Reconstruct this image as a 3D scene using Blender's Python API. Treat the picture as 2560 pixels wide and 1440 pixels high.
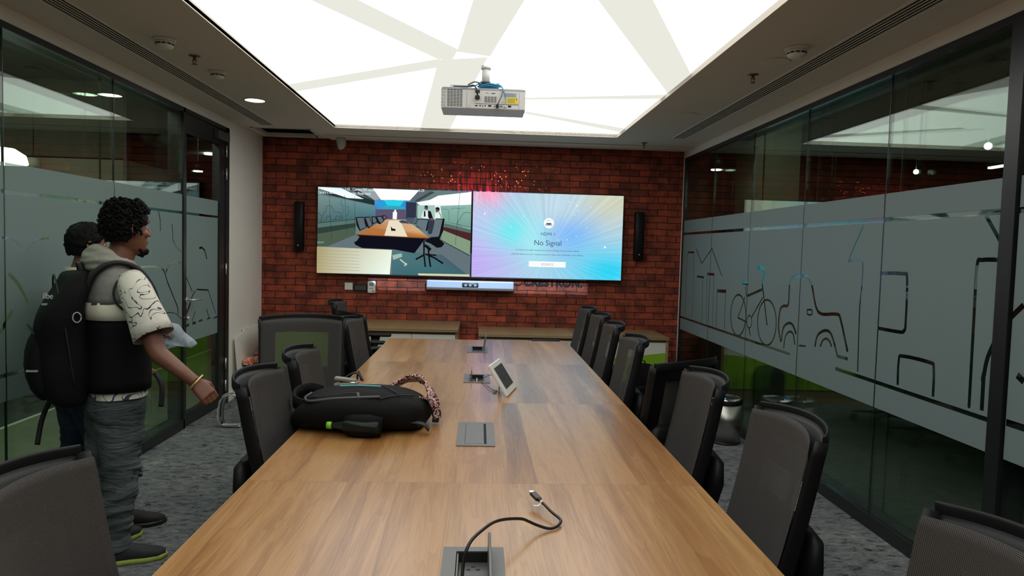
import bpy, bmesh, math, random
from mathutils import Vector, Matrix, noise
from mathutils.geometry import delaunay_2d_cdt
random.seed(7)
for o in list(bpy.data.objects): bpy.data.objects.remove(o)
scene = bpy.context.scene
COL = scene.collection
V = Vector

# ---------------------------------------------------------------- camera
cam_d = bpy.data.cameras.new('camera'); cam = bpy.data.objects.new('camera', cam_d); COL.objects.link(cam)
cam_d.sensor_width = 36; cam_d.lens = 36*1758.57/2560; cam_d.clip_start = 0.02; cam_d.clip_end = 100
_r = V((0.99856231, -0.04626758, 0.02706696)); _u = V((-0.02444955, 0.05623005, 0.99811843)); _f = V((0.0477025, 0.99734522, -0.05501799))
cam.matrix_world = Matrix(((_r.x, _u.x, -_f.x, 0), (_r.y, _u.y, -_f.y, 0), (_r.z, _u.z, -_f.z, 1.5342), (0, 0, 0, 1)))
scene.camera = cam

# ---------------------------------------------------------------- view and world
scene.view_settings.view_transform = 'Standard'; scene.view_settings.look = 'None'
scene.view_settings.gamma = 1; scene.view_settings.use_curve_mapping = False
scene.view_settings.exposure = 0.0
world = bpy.data.worlds.new('night'); scene.world = world; world.use_nodes = True
world.node_tree.nodes['Background'].inputs[0].default_value = (0.02, 0.025, 0.022, 1)
world.node_tree.nodes['Background'].inputs[1].default_value = 0.15

# light levels of the lamps the place has
PANEL = 2.15        # stretched light ceiling
PANEL_BAND = 0.86   # its dimmer bands
SCREEN = 1.0        # screens
def add_area(name, loc, rot, sx, sy, power, col):
    d = bpy.data.lights.new(name, 'AREA'); d.shape = 'RECTANGLE'; d.size = sx; d.size_y = sy; d.energy = power; d.color = col
    o = bpy.data.objects.new(name, d); COL.objects.link(o); o.location = loc; o.rotation_euler = rot; return o

# room numbers
XL, XR, D, ZC = -2.3787, 2.2609, 7.835, 2.67
YB = -2.2
TL, TR, TY0, TY1, TZ = -0.744, 0.768, -0.9, 6.006, 0.75
PX0, PX1, PY1 = -1.428, 1.333, 6.973
GT = 2.59

# ---------------------------------------------------------------- materials
MATS = {}
def nodes(name):
    m = bpy.data.materials.new(name); m.use_nodes = True; nt = m.node_tree; nt.nodes.clear()
    out = nt.nodes.new('ShaderNodeOutputMaterial'); MATS[name] = m
    def N(t, **k):
        n = nt.nodes.new('ShaderNode'+t)
        for a, b in k.items():
            if a.startswith('i_'):
                key = a[2:]; key = int(key) if key.isdigit() else key.replace('_', ' ')
                n.inputs[key].default_value = b
            else: setattr(n, a, b)
        return n
    def L(a, b): nt.links.new(a, b)
    return m, nt, out, N, L
def c4(c): return (c[0], c[1], c[2], 1)
def simple(name, col, rough=0.5, metal=0.0, noise_amt=0.12, nscale=30, bump=0.0, coat=0.0, spec=0.5, sheen=0):
    m, nt, out, N, L = nodes(name)
    p = N('BsdfPrincipled'); p.inputs['Roughness'].default_value = rough; p.inputs['Metallic'].default_value = metal
    p.inputs['Coat Weight'].default_value = coat; p.inputs['Specular IOR Level'].default_value = spec
    p.inputs['Sheen Weight'].default_value = sheen
    tc = N('TexCoord'); nz = N('TexNoise'); nz.inputs['Scale'].default_value = nscale; nz.inputs['Detail'].default_value = 4
    L(tc.outputs['Object'], nz.inputs['Vector'])
    mx = N('Mix', data_type='RGBA'); mx.inputs[6].default_value = c4([v*(1-noise_amt) for v in col]); mx.inputs[7].default_value = c4([min(1, v*(1+noise_amt)) for v in col])
    L(nz.outputs['Fac'], mx.inputs[0]); L(mx.outputs[2], p.inputs['Base Color'])
    if bump:
        b = N('Bump'); b.inputs['Strength'].default_value = bump; b.inputs['Distance'].default_value = 0.004
        L(nz.outputs['Fac'], b.inputs['Height']); L(b.outputs[0], p.inputs['Normal'])
    L(p.outputs[0], out.inputs[0]); return m
def emit(name, col, s):
    m, nt, out, N, L = nodes(name); e = N('Emission'); e.inputs[0].default_value = c4(col); e.inputs[1].default_value = s
    L(e.outputs[0], out.inputs[0]); return m

def glass_mat(name, tint, ior=1.5, extra=0.0):
    m, nt, out, N, L = nodes(name)
    g = N('NewGeometry'); ma = N('Mix', data_type='FLOAT'); ma.inputs[2].default_value = ior; ma.inputs[3].default_value = 1/ior
    L(g.outputs['Backfacing'], ma.inputs[0]); f = N('Fresnel'); L(ma.outputs[0], f.inputs['IOR'])
    t = N('BsdfTransparent'); t.inputs[0].default_value = c4(tint); gl = N('BsdfGlossy'); gl.inputs['Roughness'].default_value = 0.0
    gl.inputs[0].default_value = (0.92, 1, 0.95, 1)
    mx = N('MixShader'); L(f.outputs[0], mx.inputs[0]); L(t.outputs[0], mx.inputs[1]); L(gl.outputs[0], mx.inputs[2])
    L(mx.outputs[0], out.inputs[0]); return m
glass_mat('glass', (0.84, 0.91, 0.86), 1.52)

# frosted film on the glass
def film_mat(name, col):
    m, nt, out, N, L = nodes(name)
    d = N('BsdfPrincipled'); d.inputs['Roughness'].default_value = 0.55; d.inputs['Specular IOR Level'].default_value = 0.35
    tc = N('TexCoord'); nz = N('TexNoise'); nz.inputs['Scale'].default_value = 260; L(tc.outputs['Object'], nz.inputs['Vector'])
    mx = N('Mix', data_type='RGBA'); mx.inputs[6].default_value = c4([v*.93 for v in col]); mx.inputs[7].default_value = c4([v*1.07 for v in col]); L(nz.outputs[0], mx.inputs[0])
    L(mx.outputs[2], d.inputs['Base Color'])
    tl = N('BsdfTranslucent'); tl.inputs[0].default_value = c4(col); t = N('BsdfTransparent')
    a = N('MixShader'); a.inputs[0].default_value = 0.30; L(d.outputs[0], a.inputs[1]); L(tl.outputs[0], a.inputs[2])
    b = N('MixShader'); b.inputs[0].default_value = 0.07; L(a.outputs[0], b.inputs[1]); L(t.outputs[0], b.inputs[2])
    L(b.outputs[0], out.inputs[0]); return m
film_mat('film', (0.26, 0.335, 0.33))

simple('paint_white', (0.84, 0.81, 0.73), 0.85, noise_amt=0.04, nscale=6)
simple('ceiling_paint', (0.66, 0.61, 0.52), 0.9, noise_amt=0.03, nscale=4)
simple('black_metal', (0.012, 0.013, 0.014), 0.35, noise_amt=0.1)
simple('seal', (0.01, 0.02, 0.018), 0.3)
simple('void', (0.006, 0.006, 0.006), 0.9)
simple('chair_plastic', (0.0045, 0.0045, 0.005), 0.5, bump=0.05, nscale=300, spec=0.25)
simple('chair_fabric', (0.022, 0.022, 0.024), 0.9, bump=0.3, nscale=400)
simple('black_fabric', (0.0035, 0.0037, 0.004), 0.8, bump=0.5, nscale=90, spec=0.18)
simple('black_webbing', (0.006, 0.006, 0.007), 0.6, bump=0.3, nscale=500)
simple('zip_grey', (0.05, 0.052, 0.05), 0.5)
simple('white_plastic', (0.72, 0.72, 0.68), 0.35, noise_amt=0.03)
simple('cream_plastic', (0.70, 0.68, 0.60), 0.4, noise_amt=0.03)
simple('grey_plastic', (0.27, 0.28, 0.30), 0.35, noise_amt=0.05)
simple('dark_grey', (0.06, 0.065, 0.062), 0.35, noise_amt=0.05)
simple('graphite', (0.13, 0.13, 0.125), 0.4, noise_amt=0.06, nscale=80)
simple('silver', (0.36, 0.40, 0.48), 0.4, metal=0.2, noise_amt=0.02)
simple('chrome', (0.7, 0.7, 0.7), 0.15, metal=1)
simple('hinge_metal', (0.6, 0.6, 0.57), 0.3, metal=0.6)
simple('yellow_label', (0.85, 0.68, 0.03), 0.5, noise_amt=0.02)
simple('blue_cable', (0.02, 0.22, 0.42), 0.45)
simple('black_rubber', (0.012, 0.010, 0.010), 0.4)
simple('grey_cable', (0.16, 0.17, 0.17), 0.4)
simple('white_laminate', (0.70, 0.70, 0.62), 0.35, noise_amt=0.02)
simple('green_laminate', (0.24, 0.46, 0.025), 0.35, noise_amt=0.03)
simple('skin', (0.17, 0.066, 0.036), 0.5, noise_amt=0.12, nscale=40, bump=0.1)
simple('skin_b', (0.20, 0.082, 0.048), 0.5, noise_amt=0.12, nscale=40, bump=0.1)
simple('lip', (0.16, 0.05, 0.035), 0.45)
simple('hair', (0.0035, 0.003, 0.003), 0.7, noise_amt=0.4, nscale=120, spec=0.15)
simple('eye_white', (0.7, 0.68, 0.62), 0.2); simple('iris', (0.03, 0.015, 0.01), 0.2)
simple('hood_grey', (0.26, 0.25, 0.21), 0.9, bump=0.6, nscale=60, noise_amt=0.25)
simple('vest_grey', (0.20, 0.20, 0.18), 0.9, bump=0.5, nscale=45, noise_amt=0.2)
simple('cream_cloth', (0.62, 0.60, 0.47), 0.9, bump=0.4, nscale=35, noise_amt=0.08)
simple('shoe_dark', (0.022, 0.026, 0.026), 0.8, bump=0.4, nscale=200)
simple('lime_rubber', (0.34, 0.40, 0.07), 0.6)
simple('shoe_brown', (0.016, 0.013, 0.012), 0.8, bump=0.4, nscale=200)
simple('lace', (0.25, 0.24, 0.20), 0.8)
simple('bangle', (0.75, 0.55, 0.22), 0.3, metal=0.6)
simple('teal', (0.03, 0.22, 0.25), 0.5)
simple('lime', (0.20, 0.50, 0.03), 0.4)
simple('orange_pack', (0.75, 0.13, 0.04), 0.5, noise_amt=0.5, nscale=40)
simple('paper', (0.7, 0.68, 0.62), 0.7)
simple('brown_board', (0.19, 0.15, 0.10), 0.8)
simple('corridor_wall', (0.12, 0.105, 0.080), 0.8, noise_amt=0.25, nscale=3)
simple('corridor_wall_light', (0.30, 0.28, 0.22), 0.8, noise_amt=0.1, nscale=3)
simple('corridor_dark', (0.02, 0.022, 0.018), 0.8)
simple('corridor_white', (0.55, 0.56, 0.50), 0.8, noise_amt=0.05)
simple('brown_curtain', (0.014, 0.008, 0.006), 0.9)
simple('red_brown_wall', (0.09, 0.035, 0.028), 0.8, noise_amt=0.2, nscale=5)
simple('column_paint', (0.36, 0.36, 0.27), 0.85)
simple('brass_sprinkler', (0.22, 0.12, 0.08), 0.4, metal=0.7)
simple('bag_white', (0.75, 0.8, 0.85), 0.3)
simple('white_print', (0.7, 0.72, 0.62), 0.6)
simple('dull_print', (0.35, 0.36, 0.33), 0.6)
emit('panel_light', (1.0, 1.0, 0.97), PANEL)
emit('panel_band', (0.965, 0.955, 0.86), PANEL_BAND)
emit('downlight_glow', (1.0, 0.97, 0.85), 14)
emit('lamp_glow', (1.0, 1.0, 0.92), 10)
emit('strip_glow', (1.0, 0.93, 0.75), 3.5)
emit('blue_led', (0.1, 0.5, 1.0), 3)
emit('lcd_dim', (0.02, 0.035, 0.045), 1)

def m_mesh():
    m, nt, out, N, L = nodes('chair_mesh')
    tc = N('TexCoord'); sp = N('SeparateXYZ'); L(tc.outputs['UV'], sp.inputs[0])
    k = 2*math.pi/0.0075
    def mth(op, a, b=None):
        n = N('Math', operation=op)
        for i, x in enumerate((a, b)):
            if x is None: continue
            if isinstance(x, (int, float)): n.inputs[i].default_value = x
            else: L(x, n.inputs[i])
        return n.outputs[0]
    s = mth('ADD', sp.outputs[0], sp.outputs[1]); d = mth('SUBTRACT', sp.outputs[0], sp.outputs[1])
    a = mth('SINE', mth('MULTIPLY', s, k)); b = mth('SINE', mth('MULTIPLY', d, k))
    hole = mth('GREATER_THAN', mth('MULTIPLY', a, b), 0.30)
    p = N('BsdfPrincipled'); p.inputs['Base Color'].default_value = (0.062, 0.057, 0.053, 1); p.inputs['Roughness'].default_value = 0.75
    p.inputs['Specular IOR Level'].default_value = 0.3
    t = N('BsdfTransparent'); mx = N('MixShader'); L(hole, mx.inputs[0]); L(p.outputs[0], mx.inputs[1]); L(t.outputs[0], mx.inputs[2])
    L(mx.outputs[0], out.inputs[0])
m_mesh()

def m_brick():
    m, nt, out, N, L = nodes('brick')
    tc = N('TexCoord'); sp = N('SeparateXYZ'); L(tc.outputs['Object'], sp.inputs[0])
    nzd = N('TexNoise'); nzd.inputs['Scale'].default_value = 5; nzd.inputs['Detail'].default_value = 3; L(tc.outputs['Object'], nzd.inputs['Vector'])
    cb = N('CombineXYZ'); L(sp.outputs[0], cb.inputs[0]); L(sp.outputs[2], cb.inputs[1])
    vm = N('VectorMath', operation='SCALE'); vm.inputs['Scale'].default_value = 0.022; L(nzd.outputs['Color'], vm.inputs[0])
    va = N('VectorMath', operation='ADD'); L(cb.outputs[0], va.inputs[0]); L(vm.outputs[0], va.inputs[1])
    br = N('TexBrick'); br.offset = 0.5; L(va.outputs[0], br.inputs['Vector'])
    br.inputs['Scale'].default_value = 1.0; br.inputs['Brick Width'].default_value = 0.222; br.inputs['Row Height'].default_value = 0.0725
    br.inputs['Mortar Size'].default_value = 0.0045; br.inputs['Mortar Smooth'].default_value = 0.4; br.inputs['Bias'].default_value = -0.15
    br.inputs['Color1'].default_value = (0.37, 0.066, 0.026, 1); br.inputs['Color2'].default_value = (0.15, 0.031, 0.015, 1); br.inputs['Mortar'].default_value = (0.022, 0.009, 0.007, 1)
    nz = N('TexNoise'); nz.inputs['Scale'].default_value = 7; nz.inputs['Detail'].default_value = 6; nz.inputs['Roughness'].default_value = 0.65; L(tc.outputs['Object'], nz.inputs['Vector'])
    rp = N('ValToRGB'); rp.color_ramp.elements[0].position = 0.36; rp.color_ramp.elements[0].color = (0.35, 0.30, 0.30, 1); rp.color_ramp.elements[1].position = 0.62; rp.color_ramp.elements[1].color = (1.15, 1.1, 1.05, 1)
    L(nz.outputs['Fac'], rp.inputs[0])
    mx = N('Mix', data_type='RGBA', blend_type='MULTIPLY'); mx.inputs[0].default_value = 0.85; L(br.outputs['Color'], mx.inputs[6]); L(rp.outputs[0], mx.inputs[7])
    # pale lime specks
    nw = N('TexNoise'); nw.inputs['Scale'].default_value = 16; nw.inputs['Detail'].default_value = 5; L(tc.outputs['Object'], nw.inputs['Vector'])
    rw = N('ValToRGB'); rw.color_ramp.elements[0].position = 0.73; rw.color_ramp.elements[1].position = 0.78; L(nw.outputs[0], rw.inputs[0])
    m2 = N('Mix', data_type='RGBA'); m2.inputs[7].default_value = (0.32, 0.17, 0.12, 1); L(rw.outputs[0], m2.inputs[0]); L(mx.outputs[2], m2.inputs[6])
    p = N('BsdfPrincipled'); p.inputs['Roughness'].default_value = 0.8; L(m2.outputs[2], p.inputs['Base Color'])
    inv = N('Math', operation='MULTIPLY_ADD'); inv.inputs[1].default_value = -1.0; inv.inputs[2].default_value = 1.0; L(br.outputs['Fac'], inv.inputs[0])
    ad = N('Math', operation='MULTIPLY_ADD'); ad.inputs[1].default_value = 0.35; L(nz.outputs[0], ad.inputs[0]); L(inv.outputs[0], ad.inputs[2])
    b = N('Bump'); b.inputs['Strength'].default_value = 0.9; b.inputs['Distance'].default_value = 0.012; L(ad.outputs[0], b.inputs['Height']); L(b.outputs[0], p.inputs['Normal'])
    L(p.outputs[0], out.inputs[0])
m_brick()

def m_carpet():
    m, nt, out, N, L = nodes('carpet')
    tc = N('TexCoord')
    mp = N('Mapping'); mp.inputs['Scale'].default_value = (1.0, 1.9, 1); L(tc.outputs['Object'], mp.inputs[0])
    n1 = N('TexNoise'); n1.inputs['Scale'].default_value = 13; n1.inputs['Detail'].default_value = 8; n1.inputs['Roughness'].default_value = 0.82; n1.inputs['Distortion'].default_value = 0.5; L(mp.outputs[0], n1.inputs['Vector'])
    r1 = N('ValToRGB'); e = r1.color_ramp.elements; e[0].position = 0.385; e[0].color = (0.008, 0.010, 0.010, 1); e[1].position = 0.66; e[1].color = (0.25, 0.26, 0.255, 1)
    x = r1.color_ramp.elements.new(0.43); x.color = (0.105, 0.112, 0.115, 1)
    L(n1.outputs[0], r1.inputs[0])
    n2 = N('TexNoise'); n2.inputs['Scale'].default_value = 1.3; n2.inputs['Detail'].default_value = 3; L(tc.outputs['Object'], n2.inputs['Vector'])
    r2 = N('ValToRGB'); r2.color_ramp.elements[0].color = (0.7, 0.72, 0.75, 1); r2.color_ramp.elements[0].position = 0.3; r2.color_ramp.elements[1].color = (1.25, 1.25, 1.22, 1); r2.color_ramp.elements[1].position = 0.7; L(n2.outputs[0], r2.inputs[0])
    mx = N('Mix', data_type='RGBA', blend_type='MULTIPLY'); mx.inputs[0].default_value = 1; L(r1.outputs[0], mx.inputs[6]); L(r2.outputs[0], mx.inputs[7])
    n3 = N('TexNoise'); n3.inputs['Scale'].default_value = 320; L(tc.outputs['Object'], n3.inputs['Vector'])
    p = N('BsdfPrincipled'); p.inputs['Roughness'].default_value = 0.95; p.inputs['Specular IOR Level'].default_value = 0.1; L(mx.outputs[2], p.inputs['Base Color'])
    b = N('Bump'); b.inputs['Strength'].default_value = 0.6; b.inputs['Distance'].default_value = 0.004; L(n3.outputs[0], b.inputs['Height']); L(b.outputs[0], p.inputs['Normal'])
    L(p.outputs[0], out.inputs[0])
m_carpet()

def m_wood(name, axis_y=True, tones=None, rough=0.3, seg=1.235, seg_off=0.0, bandw=4.2, coat=0.0, bands=True):
    # long grained veneer; the grain shifts from one table section to the next
    m, nt, out, N, L = nodes(name)
    tc = N('TexCoord'); sp = N('SeparateXYZ'); L(tc.outputs['Object'], sp.inputs[0])
    X, Y, Z = sp.outputs
    if not axis_y: X, Y = sp.outputs[2], sp.outputs[0]
    def mth(op, a, b=None, c=None):
        n = N('Math', operation=op)
        for i, x in enumerate((a, b, c)):
            if x is None: continue
            if isinstance(x, (int, float)): n.inputs[i].default_value = x
            else: L(x, n.inputs[i])
        return n.outputs[0]
    sidx = mth('FLOOR', mth('DIVIDE', mth('SUBTRACT', Y, seg_off), seg))
    xs = mth('ADD', X, mth('MULTIPLY', sidx, 0.37))
    cb = N('CombineXYZ'); L(mth('MULTIPLY', xs, bandw), cb.inputs[0]); L(mth('MULTIPLY', Y, 0.42), cb.inputs[1]); L(mth('MULTIPLY', sidx, 3.1), cb.inputs[2])
    nb = N('TexNoise'); nb.inputs['Scale'].default_value = 1.0; nb.inputs['Detail'].default_value = 2.5; nb.inputs['Distortion'].default_value = 0.35; L(cb.outputs[0], nb.inputs['Vector'])
    # rings
    cg = N('CombineXYZ'); L(mth('MULTIPLY', xs, 11), cg.inputs[0]); L(mth('MULTIPLY', Y, 0.9), cg.inputs[1]); L(mth('MULTIPLY', sidx, 1.7), cg.inputs[2])
    ng = N('TexNoise'); ng.inputs['Scale'].default_value = 1.0; ng.inputs['Detail'].default_value = 3; ng.inputs['Distortion'].default_value = 0.8; L(cg.outputs[0], ng.inputs['Vector'])
    ring = mth('FRACT', mth('MULTIPLY', ng.outputs[0], 9.0))
    # fine fibres
    cf = N('CombineXYZ'); L(mth('MULTIPLY', X, 160), cf.inputs[0]); L(mth('MULTIPLY', Y, 5), cf.inputs[1]); L(Z, cf.inputs[2])
    nf = N('TexNoise'); nf.inputs['Scale'].default_value = 1.0; nf.inputs['Detail'].default_value = 3; L(cf.outputs[0], nf.inputs['Vector'])
    tones = tones or [(0.30, (0.135, 0.062, 0.026)), (0.42, (0.235, 0.120, 0.055)), (0.50, (0.33, 0.19, 0.095)), (0.58, (0.27, 0.150, 0.075)), (0.70, (0.41, 0.25, 0.125))]
    rp = N('ValToRGB'); el = rp.color_ramp.elements
    el[0].position, el[0].color = tones[0][0], c4(tones[0][1]); el[1].position, el[1].color = tones[-1][0], c4(tones[-1][1])
    for ps, c in tones[1:-1]: e = el.new(ps); e.color = c4(c)
    # plank strips with their own tone
    if bands:
        ci = mth('FLOOR', mth('MULTIPLY', mth('ADD', xs, mth('MULTIPLY', nb.outputs[0], 0.14)), 11.0))
        wn = N('TexWhiteNoise', noise_dimensions='2D'); cw = N('CombineXYZ'); L(ci, cw.inputs[0]); L(sidx, cw.inputs[1]); L(cw.outputs[0], wn.inputs['Vector'])
        f = mth('ADD', mth('MULTIPLY', nb.outputs[0], 0.62), mth('MULTIPLY', wn.outputs['Value'], 0.20))
        f = mth('ADD', f, 0.06)
    else: f = nb.outputs[0]
    f = mth('ADD', f, mth('MULTIPLY', mth('SUBTRACT', ring, 0.5), 0.05))
    f = mth('ADD', f, mth('MULTIPLY', mth('SUBTRACT', nf.outputs[0], 0.5), 0.16))
    L(f, rp.inputs[0])
    col = rp.outputs[0]
    if seg < 50:
        # joint line between the sections
        fr = mth('FRACT', mth('DIVIDE', mth('SUBTRACT', Y, seg_off), seg))
        j = mth('LESS_THAN', mth('MINIMUM', fr, mth('SUBTRACT', 1.0, fr)), 0.0008)
        mj = N('Mix', data_type='RGBA'); L(j, mj.inputs[0]); L(col, mj.inputs[6]); mj.inputs[7].default_value = (0.16, 0.08, 0.035, 1); col = mj.outputs[2]
    p = N('BsdfPrincipled'); p.inputs['Roughness'].default_value = rough; p.inputs['Coat Weight'].default_value = coat; p.inputs['Coat Roughness'].default_value = 0.20
    L(col, p.inputs['Base Color'])
    b = N('Bump'); b.inputs['Strength'].default_value = 0.12; b.inputs['Distance'].default_value = 0.001; L(nf.outputs[0], b.inputs['Height']); L(b.outputs[0], p.inputs['Normal'])
    L(p.outputs[0], out.inputs[0])
m_wood('table_wood', seg_off=2.315, rough=0.32, coat=0.4, bandw=6.5, tones=[(0.26, (0.15, 0.050, 0.010)), (0.38, (0.28, 0.125, 0.034)), (0.48, (0.40, 0.205, 0.070)), (0.56, (0.29, 0.138, 0.042)), (0.70, (0.47, 0.265, 0.095))])
oak = [(0.35, (0.235, 0.150, 0.070)), (0.5, (0.32, 0.215, 0.105)), (0.65, (0.39, 0.275, 0.15))]
m_wood('oak', axis_y=False, seg=100, tones=oak, rough=0.4, bands=False, bandw=14)
m_wood('oak_shade', axis_y=False, seg=100, tones=[(a, tuple(v*.45 for v in b)) for a, b in oak], rough=0.5, bands=False, bandw=14)  # oak tones scaled down: shade under the worktop put into the colour

def m_jeans(name, a, b2):
    m, nt, out, N, L = nodes(name)
    tc = N('TexCoord'); n1 = N('TexNoise'); n1.inputs['Scale'].default_value = 6; n1.inputs['Detail'].default_value = 5; L(tc.outputs['Object'], n1.inputs['Vector'])
    r = N('ValToRGB'); r.color_ramp.elements[0].position = 0.35; r.color_ramp.elements[0].color = c4(a); r.color_ramp.elements[1].position = 0.68; r.color_ramp.elements[1].color = c4(b2); L(n1.outputs[0], r.inputs[0])
    w = N('TexNoise'); w.inputs['Scale'].default_value = 1; w.inputs['Detail'].default_value = 4; w.inputs['Distortion'].default_value = 1.2
    mp = N('Mapping'); mp.inputs['Scale'].default_value = (9, 9, 34); L(tc.outputs['Object'], mp.inputs[0]); L(mp.outputs[0], w.inputs['Vector'])
    p = N('BsdfPrincipled'); p.inputs['Roughness'].default_value = 0.9; p.inputs['Specular IOR Level'].default_value = 0.2; L(r.outputs[0], p.inputs['Base Color'])
    b = N('Bump'); b.inputs['Strength'].default_value = 0.8; b.inputs['Distance'].default_value = 0.02; L(w.outputs[0], b.inputs['Height']); L(b.outputs[0], p.inputs['Normal'])
    L(p.outputs[0], out.inputs[0])
m_jeans('jeans', (0.045, 0.058, 0.060), (0.13, 0.155, 0.155)); m_jeans('jeans_blue', (0.016, 0.026, 0.045), (0.05, 0.07, 0.105))

def m_print(name, base, ink, sc=6.0, wd=0.018):
    m, nt, out, N, L = nodes(name)
    tc = N('TexCoord'); n1 = N('TexNoise'); n1.inputs['Scale'].default_value = sc; n1.inputs['Detail'].default_value = 1.5; n1.inputs['Distortion'].default_value = 1.4; L(tc.outputs['Object'], n1.inputs['Vector'])
    s = N('Math', operation='SUBTRACT'); s.inputs[1].default_value = 0.52; L(n1.outputs[0], s.inputs[0])
    a = N('Math', operation='ABSOLUTE'); L(s.outputs[0], a.inputs[0]); l = N('Math', operation='LESS_THAN'); l.inputs[1].default_value = wd; L(a.outputs[0], l.inputs[0])
    mx = N('Mix', data_type='RGBA'); mx.inputs[6].default_value = c4(base); mx.inputs[7].default_value = c4(ink); L(l.outputs[0], mx.inputs[0])
    n2 = N('TexNoise'); n2.inputs['Scale'].default_value = 30; L(tc.outputs['Object'], n2.inputs['Vector'])
    p = N('BsdfPrincipled'); p.inputs['Roughness'].default_value = 0.9; p.inputs['Specular IOR Level'].default_value = 0.2; L(mx.outputs[2], p.inputs['Base Color'])
    b = N('Bump'); b.inputs['Strength'].default_value = 0.35; b.inputs['Distance'].default_value = 0.01; L(n2.outputs[0], b.inputs['Height']); L(b.outputs[0], p.inputs['Normal'])
    L(p.outputs[0], out.inputs[0])
m_print('print_shirt', (0.62, 0.60, 0.51), (0.06, 0.055, 0.09), 10.0, 0.013)
m_print('print_strap', (0.62, 0.42, 0.38), (0.06, 0.012, 0.015), 45.0, 0.06)
m_print('print_box', (0.75, 0.14, 0.05), (0.7, 0.7, 0.62), 22.0, 0.05)

def m_brushed():
    m, nt, out, N, L = nodes('brushed_steel')
    tc = N('TexCoord'); mp = N('Mapping'); mp.inputs['Scale'].default_value = (3, 3, 220); L(tc.outputs['Object'], mp.inputs[0])
    n = N('TexNoise'); n.inputs['Scale'].default_value = 1; L(mp.outputs[0], n.inputs['Vector'])
    r = N('MapRange'); r.inputs['To Min'].default_value = 0.28; r.inputs['To Max'].default_value = 0.45; L(n.outputs[0], r.inputs[0])
    p = N('BsdfPrincipled'); p.inputs['Metallic'].default_value = 1; p.inputs['Base Color'].default_value = (0.50, 0.48, 0.44, 1); L(r.outputs[0], p.inputs['Roughness']); p.inputs['Anisotropic'].default_value = 0.6
    L(p.outputs[0], out.inputs[0])
m_brushed()
def m_plastic_bag(name, col, tr):
    m, nt, out, N, L = nodes(name)
    p = N('BsdfPrincipled'); p.inputs['Base Color'].default_value = c4(col); p.inputs['Roughness'].default_value = 0.22
    tl = N('BsdfTranslucent'); tl.inputs[0].default_value = c4(col); t = N('BsdfTransparent'); a = N('MixShader'); a.inputs[0].default_value = 0.3
    L(p.outputs[0], a.inputs[1]); L(tl.outputs[0], a.inputs[2]); b = N('MixShader'); b.inputs[0].default_value = tr; L(a.outputs[0], b.inputs[1]); L(t.outputs[0], b.inputs[2]); L(b.outputs[0], out.inputs[0])
m_plastic_bag('bag_plastic', (0.62, 0.70, 0.78), 0.5); m_plastic_bag('wrap_plastic', (0.6, 0.6, 0.56), 0.3); m_plastic_bag('bottle_plastic', (0.02, 0.03, 0.025), 0.5)

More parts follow.
